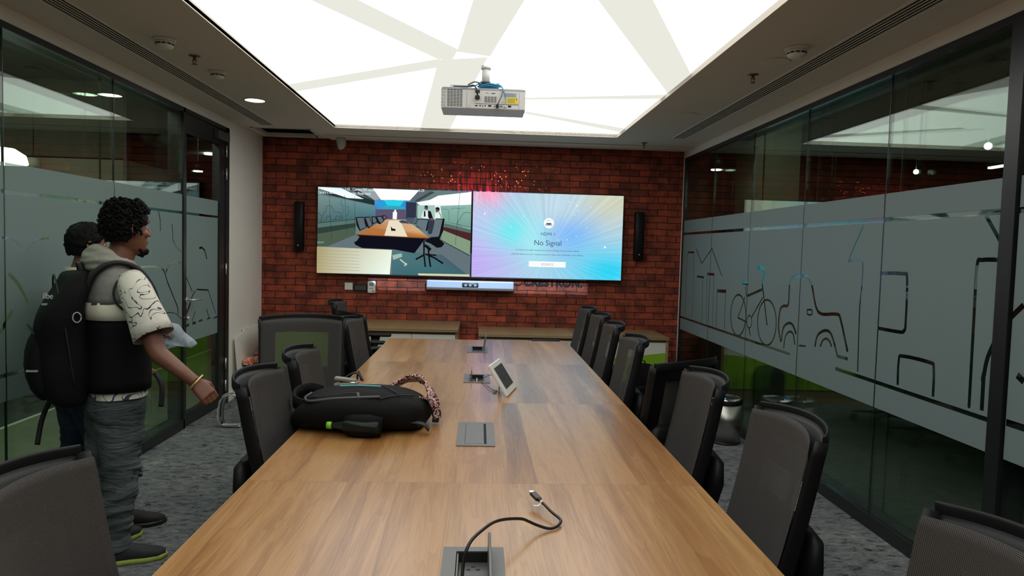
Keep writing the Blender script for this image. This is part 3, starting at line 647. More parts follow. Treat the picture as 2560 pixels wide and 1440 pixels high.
# door in the left wall
dr = struct(boxes('door_1', [(XL-0.045, XL+0.004, 5.803, 5.835, 0.012, GT-0.04), (XL-0.045, XL+0.004, 6.56, 6.697, 0.012, GT-0.04), (XL-0.045, XL+0.004, 5.835, 6.56, 0.012, 0.115), (XL-0.045, XL+0.004, 5.835, 6.56, 2.41, GT-0.04)], 'black_metal'))
m = MB(); m.b2(XL-0.022, XL-0.012, 5.835, 6.56, 0.115, 2.41); m.build('glass_pane', 'glass', dr)
film_mesh('frosted_film', XL-0.0105, 5.836, 6.559, dr, LST, [], L_polys, L_strips)
m = MB()
m.tube([(XL+0.004, 5.84, 1.05), (XL+0.055, 5.84, 1.05), (XL+0.055, 6.02, 1.045)], 0.009, seg=10); m.cyl((XL+0.004, 5.84, 1.05), (XL+0.012, 5.84, 1.05), 0.026); m.build('door_handle', 'hinge_metal', dr)
m = MB(); m.cyl((XL+0.004, 5.835, 0.90), (XL+0.03, 5.835, 0.90), 0.016); m.build('lock', 'hinge_metal', dr)
m = MB(); m.b2(XL+0.004, XL+0.055, 6.42, 6.68, 2.45, 2.52, bevel=0.005); m.build('closer', 'dark_grey', dr)
for z in (2.366, 2.157, 1.277, 0.385, 0.178):
    m = MB(); m.cyl((XL+0.016, 6.70, z-0.052), (XL+0.016, 6.70, z+0.052), 0.008, seg=12); m.build('hinge', 'hinge_metal', dr)

# ---------------------------------------------------------------- what lies beyond the glass
simple('corridor_tile', (0.15, 0.16, 0.10), 0.35, noise_amt=0.15, nscale=5)
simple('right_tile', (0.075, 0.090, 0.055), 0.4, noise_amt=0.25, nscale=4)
struct(boxes('corridor_floor_left', [(-3.75, XL-0.12, YB-1, 18, -0.1, -0.002)], 'corridor_tile'))
struct(boxes('corridor_kerb_left', [(-3.79, -3.75, YB-1, 18, -0.1, 0.0)], 'corridor_white'))
struct(boxes('corridor_carpet_left', [(-12, -3.79, YB-1, 18, -0.1, -0.004)], 'corridor_dark'))
struct(boxes('corridor_ceiling_left', [(-12, XL-0.14, YB-1, 18, 3.35, 3.4)], 'corridor_dark'))
struct(boxes('corridor_wall_left', [(-9.2, -4.16, 8.5, 8.6, 2.47, 3.35), (-12, -11.9, YB-1, 18, 0, 3.4), (-12, XL-0.14, 17.9, 18, 0, 3.4), (-12, XL-0.14, YB-1.1, YB-1, 0, 3.4)], 'corridor_wall'))
struct(boxes('corridor_partition_left', [(-9.0, -4.17, 8.52, 8.58, 0, 2.455)], 'corridor_wall_light'))
struct(boxes('corridor_side_wall_left', [(-4.23, -4.16, 8.6, 9.85, 0, 2.455)], 'corridor_white'))
struct(boxes('corridor_post_left', [(-4.18, -4.14, 8.49, 8.53, 0, 3.3)], 'black_metal'))
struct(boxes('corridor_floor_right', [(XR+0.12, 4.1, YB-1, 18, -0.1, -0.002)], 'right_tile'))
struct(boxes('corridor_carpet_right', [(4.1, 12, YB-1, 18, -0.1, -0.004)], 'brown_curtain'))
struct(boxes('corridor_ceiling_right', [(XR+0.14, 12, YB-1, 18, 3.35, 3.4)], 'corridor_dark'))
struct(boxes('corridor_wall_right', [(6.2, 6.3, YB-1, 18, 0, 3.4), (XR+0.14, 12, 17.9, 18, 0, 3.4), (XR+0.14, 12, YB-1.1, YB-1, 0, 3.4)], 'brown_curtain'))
struct(boxes('corridor_column_right', [(3.5, 4.12, 9.0, 9.6, 0, 3.35)], 'column_paint'))
# lamps of the office beyond
def office_lamp(name, label, x, y, z, r, h, mat='lamp_glow', grp=None):
    t = thing(name, label, 'lamp', (x, y, z), 0, grp)
    m = MB(); m.cyl((0, 0, 0.012), (0, 0, h), r, seg=28); m.build('housing', 'black_metal', t)
    m = MB(); m.cyl((0, 0, 0.0), (0, 0, 0.012), r*0.86, seg=28); m.build('diffuser', mat, t)
    m = MB(); m.cyl((0, 0, h), (0, 0, 3.35-z), 0.006, seg=8); m.build('suspension_rod', 'white_plastic', t)
    return t
t = thing('dome_lamp', 'big white glowing dome pendant seen through the left glass', 'lamp', (-4.66, 7.12, 2.28))
m = MB(); m.lathe([(0.02, 0.11), (0.11, 0.10), (0.20, 0.04), (0.22, -0.04), (0.21, -0.05)], seg=36); m.build('shade', 'lamp_glow', t)
m = MB(); m.cyl((0, 0, 0.10), (0, 0, 1.06), 0.008, seg=8); m.build('cord', 'black_rubber', t)
t = thing('dome_lamp', 'smaller unlit grey dome pendant beside the glowing one', 'lamp', (-5.05, 8.25, 2.36))
m = MB(); m.lathe([(0.02, 0.06), (0.06, 0.055), (0.075, 0.0), (0.065, -0.05)], seg=30); m.build('shade', 'corridor_white', t)
m = MB(); m.cyl((0, 0, 0.05), (0, 0, 0.98), 0.006, seg=8); m.build('cord', 'black_rubber', t)
office_lamp('pendant_lamp', 'black cylinder pendant seen through the glass door', -3.64, 9.3, 2.42, 0.065, 0.13)
office_lamp('pendant_lamp', 'small black cylinder pendant beyond the right glass near the brick wall', 3.02, 9.0, 2.62, 0.075, 0.16, 'downlight_glow')
t = thing('ceiling_grille', 'lit metal ceiling grille seen through the top of the glass door', 'grille', (-5.1, 13.2, 3.15))
m = MB()
for k in range(30): m.b2(-0.6, 0.6, -1.5+k*0.10, -1.45+k*0.10, 0, 0.05)
m.build('slat_panel', 'corridor_white', t); m = MB(); m.cyl((0.1, 0.1, -0.03), (0.1, 0.1, 0.0), 0.09); m.build('lamp', 'lamp_glow', t)
for x, y, z, r, lab in ((5.0, 7.94, 2.55, 0.028, 'small bright spot lamp in the dark office behind the right glass'), (5.0, 6.80, 2.68, 0.035, 'brighter spot lamp nearest the camera behind the right glass')):
    t = thing('spot_lamp', lab, 'lamp', (x, y, z)); m = MB(); m.ell((0, 0, 0), (r, r, r)); m.build('bulb', 'lamp_glow', t); m = MB(); m.cyl((0, 0, r), (0, 0, 3.35-z), 0.01, seg=8); m.build('stem', 'black_metal', t)
t = thing('strip_lamp', 'thin warm strip lamp in the dark office behind the right glass', 'lamp', (5.0, 6.6, 2.46)); m = MB(); m.b2(-0.02, 0.02, -0.16, 0.16, -0.01, 0.01); m.build('tube', 'strip_glow', t); m = MB(); m.b2(-0.03, 0.03, -0.17, 0.17, 0.01, 0.05); m.b2(-0.005, 0.005, -0.005, 0.005, 0.05, 0.89); m.build('housing', 'black_metal', t)
add_area('office_fill_left', (-3.2, 3.2, 3.3), (0, 0, 0), 0.8, 5, 75, (0.9, 1.0, 0.85))  # added lamp without a fitting, brightens the left corridor and film
add_area('office_fill_left_far', (-6.0, 6.0, 3.3), (0, 0, 0), 2.0, 2, 45, (1.0, 0.97, 0.85))  # second added fill, deeper in the left corridor
add_area('office_fill_right', (3.1, 2.0, 3.3), (0, 0, 0), 0.8, 4, 7, (0.9, 1.0, 0.8))  # added weak fill for the space beyond the right glass
add_area('office_fill_right_far', (3.4, 8.0, 3.3), (0, 0, 0), 0.8, 1.0, 6, (1.0, 0.97, 0.85))  # added fill near the column, no fixture modelled for it

# ---------------------------------------------------------------- ceiling fittings
t = thing('downlight', 'lit round recessed downlight in the left ceiling strip', 'downlight', (-1.82, 5.785, ZC))
m = MB(); m.lathe([(0.085, 0), (0.085, -0.006), (0.076, -0.008), (0.074, 0.0)], seg=40, caps=False); m.build('rim', 'ceiling_paint', t)
m = MB(); m.cyl((0, 0, -0.005), (0, 0, -0.001), 0.075, seg=40); m.build('diffuser', 'downlight_glow', t)
def smoke(label, x, y, s=1.0):
    t = thing('smoke_detector', label, 'smoke detector', (x, y, ZC), 0, 'ceiling smoke detectors')
    m = MB(); m.lathe([(0.055*s, 0), (0.055*s, -0.008), (0.048*s, -0.014)], seg=32); m.build('base', 'cream_plastic', t)
    m = MB(); m.lathe([(0.045*s, -0.014), (0.045*s, -0.02*s), (0.038*s, -0.022*s), (0.038*s, -0.028*s), (0.044*s, -0.030*s), (0.036*s, -0.042*s), (0.015*s, -0.048*s)], seg=32); m.build('sensing_head', 'cream_plastic', t)
    m = MB()
    for k in range(10):
        a = k*math.pi/5; m.box((0.040*s*math.cos(a), 0.040*s*math.sin(a), -0.025*s), (0.006, 0.018, 0.005), Matrix.Rotation(a, 3, 'Z'))
    m.build('vent_slot', 'void', t)
smoke('smoke detector nearest the camera on the left ceiling strip', -1.812, 4.15, 1.15)
smoke('smaller smoke detector between sprinkler and downlight on the left ceiling strip', -1.783, 4.88)
smoke('smoke detector on the right ceiling strip', 1.70, 3.82, 1.2)
def sprinkler(label, x, y):
    t = thing('sprinkler', label, 'sprinkler', (x, y, ZC), 0, 'ceiling sprinklers')
    m = MB(); m.lathe([(0.034, 0), (0.034, -0.003), (0.014, -0.008)], seg=24); m.build('escutcheon', 'brass_sprinkler', t)
    m = MB(); m.cyl((0, 0, -0.006), (0, 0, -0.03), 0.008, seg=12); m.tube([(-0.009, 0, -0.02), (-0.012, 0, -0.035), (0, 0, -0.05)], 0.0025, seg=6); m.tube([(0.009, 0, -0.02), (0.012, 0, -0.035), (0, 0, -0.05)], 0.0025, seg=6); m.build('nozzle', 'brass_sprinkler', t)
    m = MB(); m.cyl((0, 0, -0.050), (0, 0, -0.053), 0.016, seg=16); m.build('deflector', 'brass_sprinkler', t)
sprinkler('small sprinkler head on the left ceiling strip', -1.78, 4.49); sprinkler('sprinkler head on the right ceiling strip near the smoke detector', 1.69, 4.41); sprinkler('sprinkler head close to the brick wall on the right', 1.673, 7.27)
for x, y, lab in ((1.70, 4.10, 'flush round speaker cover beside the right smoke detector'), (1.682, 5.74, 'flush round speaker cover farther down the right ceiling strip')):
    m = MB(); m.lathe([(0.085, 0), (0.084, -0.004), (0.075, -0.005)], seg=40); o = m.build('ceiling_speaker', 'ceiling_paint', None, loc=(x, y, ZC)); tag(o, lab, 'speaker cover', 'flush ceiling speakers')
def diffuser(label, x, y1):
    t = thing('linear_diffuser', label, 'air diffuser', (x, 0, ZC), 0, 'slot air diffusers')
    m = MB(); m.b2(-0.06, 0.06, YB+0.02, y1, -0.002, 0.0); m.build('slot_backing', 'void', t)
    m = MB()
    for k in range(6): xx = -0.058+k*0.0232; m.b2(xx-0.0020, xx+0.0020, YB+0.02, y1, -0.006, -0.002)
    m.b2(-0.07, -0.058, YB+0.02, y1+0.01, -0.006, 0); m.b2(0.058, 0.07, YB+0.02, y1+0.01, -0.006, 0); m.b2(-0.07, 0.07, y1, y1+0.012, -0.006, 0); m.build('slat', 'paint_white', t)
diffuser('long slotted air diffuser in the left ceiling strip', -2.07, 6.98); diffuser('long slotted air diffuser in the right ceiling strip', 1.935, 6.92)
t = thing('wrapped_ceiling_sensor', 'small ceiling device wrapped in clear plastic near the brick wall', 'sensor', (-1.476, 7.55, ZC))
m = MB(); m.lathe([(0.04, 0), (0.04, -0.01), (0.025, -0.02), (0.022, -0.07)], seg=20); m.build('body', 'white_plastic', t)
m = MB(); m.lathe([(0.05, -0.005), (0.052, -0.06), (0.045, -0.10), (0.03, -0.125), (0.012, -0.14)], seg=20); nudge(m.build('plastic_wrap', 'wrap_plastic', t), 0.02, (30, 30, 30))

# ================================================================ ON THE BRICK WALL
def tv(x0, label):
    # active picture 1.66 x 0.934
    t = thing('television', label, 'television', (x0+0.83, D, 1.687), 0, None)
    m = MB(); m.b2(-0.839, 0.839, -0.078, -0.02, -0.482, 0.482, bevel=0.004); m.build('bezel', 'black_metal', t)
    m = MB(); m.b2(-0.5, 0.5, -0.03, -0.0005, -0.3, 0.3); m.build('wall_mount', 'black_metal', t)
    return t
SX0, SX1 = -1.760, -0.080
ya = -0.0795
t1 = tv(SX0, 'left wall television showing a camera view of this meeting room')
t2 = tv(SX1, 'right wall television showing a no signal message')
# right picture
me = bpy.data.meshes.new('screen'); bm = bmesh.new(); uvl = bm.loops.layers.uv.new('UVMap')
q = [bm.verts.new(p) for p in ((-0.83, ya, -0.467), (0.83, ya, -0.467), (0.83, ya, 0.467), (-0.83, ya, 0.467))]; f = bm.faces.new(q)
for l, u in zip(f.loops, ((0, 0), (1, 0), (1, 1), (0, 1))): l[uvl].uv = u
bm.to_mesh(me); bm.free(); me.materials.append(MATS['screen_nosignal']); o = bpy.data.objects.new('screen', me); COL.objects.link(o); o.parent = t2
def S2(u, v): return (-0.83+u*1.66, 0.467-v*0.934)   # picture coordinates, v downwards
x, z = S2(0.505, 0.345)
m = MB(); m.cyl((x, ya, z), (x, ya-0.0006, z), 0.057, seg=40); ic = m.build('source_icon', 'scr_white', t2)
m = MB(); m.b2(x-0.040, x+0.040, ya-0.0010, ya-0.0006, z-0.027, z-0.014); m.build('port_base', 'scr_grey', ic); m = MB(); m.poly([(x-0.028, ya-0.0014, z+0.002), (x-0.028, ya-0.0014, z-0.008), (x-0.02, ya-0.0014, z-0.016), (x+0.02, ya-0.0014, z-0.016), (x+0.028, ya-0.0014, z-0.008), (x+0.028, ya-0.0014, z+0.002)]); m.build('port', 'scr_text', ic)
text('caption', 'HDMI 1', 0.018, wallM(x, z+0.022, ya-0.0010), 'scr_grey', ic, align='CENTER')
for s, u, v, sz, mt in (('HDMI 1', .502, .492, .050, 'scr_text'), ('No Signal', .502, .607, .080, 'scr_text'), ('(1) Check the cable connections and the settings of your source device.', .502, .675, .0245, 'scr_text'),
                        ('(2) Press Source on your remote control to select the connected source device.', .502, .725, .0245, 'scr_text')):
    x, z = S2(u, v); text('message_text', s, sz, wallM(x, z, ya-0.0012), mt, t2, align='CENTER')
x, z = S2(.502, .832); m = MB(); m.b2(x-0.205, x+0.205, ya-0.0008, ya-0.0002, z-0.030, z+0.032); bt = m.build('source_button', 'scr_white', t2); text('button_text', 'SOURCE', .036, wallM(x, z-0.012, ya-0.0014), 'scr_grey', bt, align='CENTER')
for u, v, r in ((.635, .085, .006), (.69, .13, .008), (.70, .19, .006), (.785, .145, .005), (.675, .24, .005), (.76, .385, .005), (.69, .49, .005), (.57, .54, .006), (.63, .535, .006), (.885, .61, .012), (.08, .255, .009), (.335, .27, .006), (.25, .40, .006), (.665, .71, .004), (.55, .71, .004)):
    x, z = S2(u, v); m = MB(); m.cyl((x, ya, z), (x, ya-0.0004, z), r, seg=10); m.build('bright_speck', 'scr_star', t2)
# left picture: flat colour shapes drawn in picture coordinates measured on the screen
def pic():
    me = bpy.data.meshes.new('screen'); bm = bmesh.new(); cl = bm.loops.layers.color.new('Col'); n = [0]
    def uvp(a, b):
        x = (a-(95-15*(b-70)/1260))/(2248-18*(b-70)/1260); y = (b-70-0.0295*(a-95))/(1262-15*x); return -0.83+x*1.66, 0.467-y*0.934
    def P(col, pts, raw=False):
        n[0] += 1; yy = ya-0.00018*n[0]
        vs = [bm.verts.new((max(-.83, min(.83, uvp(a, b)[0])), yy, max(-.467, min(.467, uvp(a, b)[1])))) for a, b in pts]
        try: f = bm.faces.new(vs)
        except ValueError: return
        cols = col if isinstance(col[0], tuple) else [col]*len(vs)
        cols = [tuple(0.03+0.97*(0.82*v**0.78+0.18*sum(c)/3) for v in c) for c in cols]
        for l, c in zip(f.loops, cols): l[cl] = (c[0], c[1], c[2], 1)
    def line(col, pts, w=5):
        for (a, b), (c, d) in zip(pts, pts[1:]):
            dx, dy = c-a, d-b; q = math.hypot(dx, dy) or 1; nx, ny = -dy/q*w/2, dx/q*w/2; P(col, [(a+nx, b+ny), (c+nx, d+ny), (c-nx, d-ny), (a-nx, b-ny)])
    P((.30, .42, .42), [(60, 60), (2400, 60), (2400, 1420), (60, 1420)])
    P((.27, .33, .35), [(90, 60), (1800, 60), (1540, 290), (915, 270)])                      # ceiling
    P((.10, .16, .18), [(500, 80), (640, 100), (915, 262), (870, 255)]); P((.50, .58, .60), [(640, 100), (900, 110), (1000, 255), (915, 265)]); P((.16, .19, .21), [(1800, 150), (1560, 285), (1500, 275), (1740, 140)])
    P((1, 1, 1), [(890, 95), (1570, 120), (1430, 272), (1010, 262)]); P([(1, 1, 1), (.8, .9, .9), (.75, .85, .85), (1, 1, 1)], [(95, 75), (430, 90), (750, 250), (570, 245)])
    P([(.12, .5, .95), (.0, .75, .95), (.05, .32, .62), (.22, .24, .36), (.20, .22, .34)], [(915, 265), (1200, 262), (1530, 290), (1520, 540), (920, 560)])   # far wall
    P((.02, .82, .98), [(1040, 265), (1360, 275), (1290, 350), (1100, 340)]); P((.03, .55, .90), [(960, 268), (1050, 265), (1100, 340), (1000, 380)]); P((.03, .50, .88), [(1350, 275), (1440, 285), (1380, 380), (1290, 350)])
    P((.26, .22, .34), [(930, 400), (1370, 400), (1370, 545), (930, 545)]); P((.10, .12, .20), [(1375, 290), (1530, 300), (1520, 530), (1375, 540)])
    P([(.36, .50, .48), (.26, .48, .50), (.15, .36, .42), (.18, .30, .30)], [(95, 190), (915, 350), (910, 520), (90, 600)]); P((.06, .12, .13), [(95, 160), (915, 340), (915, 270), (430, 120)])
    P([(1, 1, 1), (.85, .95, 1), (.9, 1, 1), (.9, 1, 1)], [(95, 90), (440, 95), (760, 250), (520, 235)])
    P((.24, .37, .33), [(90, 600), (640, 540), (640, 610), (90, 670)]); P((.10, .17, .14), [(90, 670), (640, 600), (640, 770), (230, 940), (85, 940)]); P((.20, .28, .20), [(90, 760), (640, 660), (640, 770), (220, 940), (85, 935)])
    for xx in (255, 480, 628): line((.04, .08, .09), [(xx, 130+xx*0.13), (xx+35 if xx < 600 else xx+5, 900-xx*0.3)], 4)
    line((.03, .07, .07), [(90, 600), (635, 545)], 7)
    line((.04, .10, .10), [(165, 500), (180, 440), (210, 430), (215, 360), (240, 345), (290, 350), (330, 440), (415, 445), (445, 535), (300, 552)], 5); line((.04, .10, .10), [(205, 560), (225, 500), (265, 500), (285, 550)], 5); line((.04, .10, .10), [(345, 545), (365, 495), (400, 500), (415, 535)], 5); line((.05, .12, .12), [(440, 260), (425, 320), (455, 335), (455, 540)], 4); line((.05, .12, .12), [(490, 350), (535, 365), (540, 470), (500, 500)], 4)
    line((.04, .10, .10), [(100, 450), (150, 500), (140, 595)], 5)
    P((.29, .36, .40), [(240, 940), (640, 770), (1000, 690), (1500, 700), (1900, 860), (2310, 1070), (2310, 1390), (80, 1330), (85, 940)])   # floor
    P([(.20, .40, .42), (.20, .28, .34), (.12, .30, .36), (.14, .34, .38)], [(1170, 1000), (1900, 1060), (2310, 1380), (1170, 1360)])
    # right side glass
    P([(.95, 1, 1), (1, 1, 1), (.5, .75, .68), (.55, .78, .70)], [(1530, 300), (2345, 140), (2335, 700), (1900, 600)]); P((1, 1, 1), [(1690, 280), (1850, 200), (2344, 145), (2342, 340), (1730, 330)]); P((.55, .75, .68), [(1545, 340), (1800, 340), (1800, 530), (1545, 530)])
    P([(.42, .68, .60), (.45, .70, .62), (.33, .55, .48), (.36, .58, .50)], [(1880, 350), (2340, 330), (2335, 680), (1920, 610)]); P((.25, .35, .32), [(1940, 600), (2330, 690), (2330, 745), (1940, 650)])
    P((.22, .07, .08), [(1940, 655), (2328, 745), (2325, 860), (1900, 700)]); P((.42, .55, .40), [(1890, 690), (2322, 860), (2310, 1060), (1900, 850)]); line((.02, .05, .04), [(1895, 850), (2310, 1075)], 9)
    line((.06, .14, .13), [(1900, 400), (1950, 390), (2000, 410), (2010, 570)], 4); line((.06, .14, .13), [(2030, 400), (2090, 380), (2160, 390), (2240, 375)], 4); line((.06, .14, .13), [(2330, 450), (2230, 445), (2120, 600), (2190, 640)], 5); line((.06, .14, .13), [(1950, 580), (2330, 660)], 4); line((.02, .04, .04), [(2170, 150), (2100, 920)], 4)
    # table
    P((.012, .014, .05), [(650, 770), (700, 800), (660, 860), (620, 880), (640, 920), (740, 965), (1200, 985), (1500, 1040), (1640, 850), (1720, 820)])
    P([(.70, .33, .10), (.72, .36, .12), (.80, .58, .40), (.80, .60, .42), (.85, .66, .45), (.86, .62, .36), (.72, .34, .10)], [(648, 765), (850, 665), (1090, 545), (1350, 550), (1500, 640), (1600, 720), (1725, 815)])
    P((.92, .85, .70), [(1130, 560), (1290, 560), (1400, 800), (1060, 785)]); line((.45, .20, .05), [(655, 768), (1720, 822)], 12)
    P((.02, .02, .03), [(1155, 645), (1160, 712), (1225, 714), (1222, 685), (1180, 680)]); P((.95, .98, 1), [(1185, 440), (1205, 435), (1205, 410), (1232, 405), (1235, 435), (1248, 445), (1242, 545), (1182, 542)]); P((.15, .2, .25), [(1270, 570), (1330, 555), (1410, 580), (1380, 605), (1300, 600)])
    # chairs
    for a, b, c, d, e in ((640, 760, 515, 700, 720), (770, 850, 510, 665, 700), (870, 925, 505, 610, 650), (935, 1020, 500, 605, 600), (1025, 1065, 490, 550, 580)):
        P((.03, .04, .06), [(a, c), (b, c-5), (b+45, d-35), (a+60 if b-a > 60 else a+25, d+15), (a+15, c+120 if c+120 < d else d-10)]); P((.27, .33, .36), [(a+18, c+12), (b-6, c+8), (b+32, d-38), (a+68 if b-a > 60 else a+30, d-6)])
    for a, b in ((1392, 1418), (1425, 1445), (1452, 1475), (1485, 1530)): P((.05, .06, .10), [(a, 505), (b+4, 505), (b-6, 620), (a-6, 600)]); P((.25, .31, .38), [(a+5, 515), (b, 512), (b-10, 605), (a, 600)])
    # people
    P((.80, .90, .90), [(1600, 510), (1625, 430), (1665, 410), (1730, 430), (1765, 500), (1740, 540), (1620, 530)]); P((.02, .025, .03), [(1640, 430), (1660, 420), (1665, 500), (1640, 510)]); P((.02, .03, .04), [(1700, 415), (1740, 430), (1785, 560), (1740, 610), (1700, 500)])
    P((.07, .10, .10), [(1650, 350), (1675, 340), (1700, 355), (1700, 395), (1650, 395)]); P((.35, .22, .18), [(1658, 370), (1695, 370), (1690, 410), (1665, 412)]); P((.35, .22, .18), [(1720, 530), (1770, 520), (1790, 560), (1750, 600)])
    P((.85, .95, .92), [(1810, 470), (1850, 440), (1885, 470), (1890, 525), (1790, 545)]); P((.02, .04, .04), [(1810, 375), (1840, 365), (1870, 380), (1865, 430), (1810, 410)]); P((.35, .24, .2), [(1808, 400), (1840, 395), (1850, 440), (1815, 445)]); line((.02, .03, .04), [(1855, 440), (1885, 480), (1890, 525)], 8)
    P((.10, .14, .2), [(1690, 560), (1800, 560), (1760, 760), (1700, 760)])
    # nearest chairs, right
    P((.02, .03, .04), [(1540, 535), (1710, 545), (1690, 720), (1530, 650)]); P((.30, .38, .42), [(1550, 545), (1700, 555), (1665, 710), (1535, 640)])
    P((.015, .02, .03), [(1810, 530), (1945, 535), (1920, 720), (1870, 830), (1940, 900), (1900, 950), (1830, 960), (1740, 900), (1640, 860), (1730, 810), (1850, 790)]); P((.30, .36, .40), [(1815, 540), (1915, 545), (1860, 790), (1750, 770)]); P((.25, .33, .36), [(1715, 780), (1840, 785), (1850, 800), (1750, 805)])
    line((.015, .02, .03), [(1640, 860), (1640, 1060), (1660, 1240)], 22); line((.015, .02, .03), [(1700, 930), (1715, 1100), (1735, 1240)], 24); line((.015, .02, .03), [(1650, 1060), (1520, 1130)], 24); line((.015, .02, .03), [(1660, 1050), (1800, 1110), (1920, 1190)], 24); line((.015, .02, .03), [(1650, 920), (1740, 990)], 40); line((.015, .02, .03), [(1700, 1060), (1820, 1070)], 20)
    # wooden cabinet tops and the cable tray in front
    P((.55, .68, .62), [(1175, 1070), (1310, 1040), (1325, 1090), (1190, 1140)]); line((.72, .80, .70), [(1290, 1130), (1350, 1180), (1390, 1200), (1350, 1222)], 18)
    P([(.62, .55, .30), (.90, .95, .82), (.92, 1, .92), (.66, .58, .34)], [(80, 945), (1172, 993), (1140, 1352), (78, 1330)])
    for k in range(7): line((.58, .50, .30), [(90, 1000+k*45), (700, 1022+k*46)], 4)
    P((.78, .80, .60), [(1550, 1335), (2310, 1348), (2310, 1390), (1560, 1368)]); P((.30, .45, .42), [(85, 870), (190, 870), (180, 895), (90, 900)])
    bm.to_mesh(me); bm.free(); me.materials.append(MATS['screen_picture']); o = bpy.data.objects.new('screen', me); COL.objects.link(o); o.parent = t1
pic()
for s, u, v, sz, wx in (('IP address', .004, .036, .042, .75), ('1.42   Camera SW version', .178, .036, .042, .75), ('5-29', .655, .028, .042, .8), ('Camera is not connected to a codec. Please check', .004, .082, .042, .66)):
    text('caption_text', s, sz, wallM(-0.83+u*1.66, 0.467-v*0.934, ya-0.04), 'scr_caption', t1, wx=wx)

def column_speaker(label, x0, x1, z0, z1):
    t = thing('column_speaker', label, 'speaker', ((x0+x1)/2, D, (z0+z1)/2), 0, None)
    m = MB(); w, h = (x1-x0)/2, (z1-z0)/2; m.limb([(0, -0.055, -h), (0, -0.055, -h+0.01), (0, -0.055, h-0.01), (0, -0.055, h)], [(w*.9, .04), (w, .048), (w, .048), (w*.9, .04)], seg=28, sup=3); m.build('grille', 'chair_plastic', t)
    m = MB(); m.b2(-0.03, 0.03, -0.03, -0.0005, -0.12, 0.12); m.build('bracket', 'black_metal', t)
    m = MB(); m.cyl((0.0, -0.102, -h+0.06), (0.0, -0.106, -h+0.06), 0.006); m.build('badge', 'white_print', t)
column_speaker('black column speaker on bricks left of the televisions', -2.015, -1.91, 1.455, 1.985); column_speaker('black column speaker on bricks right of the televisions', 1.715, 1.825, 1.452, 1.982)
t = thing('soundbar', 'silver video soundbar with a black lens window under the televisions', 'soundbar', (-0.09, D, 1.122))
m = MB(); m.b2(-0.48, 0.48, -0.11, -0.02, -0.054, 0.054, bevel=0.012, seg=3); m.build('body', 'silver', t)
m = MB(); m.b2(-0.3, 0.3, -0.02, -0.0005, -0.03, 0.03); m.build('wall_mount', 'dark_grey', t)
m = MB(); m.limb([(-0.09, -0.1105, 0.005), (-0.085, -0.1105, 0.005), (0.085, -0.1105, 0.005), (0.09, -0.1105, 0.005)], [(0.012, 0.003), (0.026, 0.003), (0.026, 0.003), (0.012, 0.003)], side=(0, 0, 1), seg=20); lw = m.build('lens_window', 'black_metal', t)
for dx in (-0.05, 0.0, 0.055): m = MB(); m.cyl((dx, -0.113, 0.005), (dx, -0.117, 0.005), 0.015); m.build('camera_lens', 'grey_plastic', lw)
m = MB(); m.b2(-0.45, -0.41, -0.1108, -0.1098, -0.040, -0.036); m.build('badge', 'grey_plastic', t)
t = thing('switch_plate', 'square cream blank wall plate left of the thermostat', 'wall plate', (-1.43, D, 1.078)); m = MB(); m.b2(-0.044, 0.044, -0.012, -0.0005, -0.040, 0.040, bevel=0.004); m.build('plate', 'cream_plastic', t); m = MB(); m.b2(-0.012, 0.012, -0.0135, -0.012, -0.004, 0.004); m.build('rocker', 'cream_plastic', t)
t = thing('cable_outlet_box', 'low black rectangular box on the bricks beside the thermostat', 'outlet box', (-1.30, D, 1.066)); m = MB(); m.b2(-0.078, 0.078, -0.02, -0.0005, -0.040, 0.040, bevel=0.003); m.build('housing', 'black_metal', t); m = MB(); m.b2(-0.06, 0.06, -0.022, -0.02, -0.025, 0.025); m.build('cover', 'dark_grey', t)
t = thing('thermostat', 'small white thermostat with a grey display on the bricks', 'thermostat', (-1.178, D, 1.076)); m = MB(); m.b2(-0.044, 0.044, -0.03, -0.0005, -0.068, 0.068, bevel=0.014, seg=3); m.build('housing', 'white_plastic', t)
m = MB(); m.b2(-0.024, 0.024, -0.0318, -0.03, 0.012, 0.046); m.build('display', 'grey_plastic', t)
for k in range(3): m = MB(); m.b2(-0.02+k*0.015, -0.012+k*0.015, -0.032, -0.03, -0.018, -0.010); m.build('button', 'graphite', t)
m = MB(); m.b2(0.012, 0.026, -0.0318, -0.03, -0.052, -0.036); m.build('button', 'graphite', t)
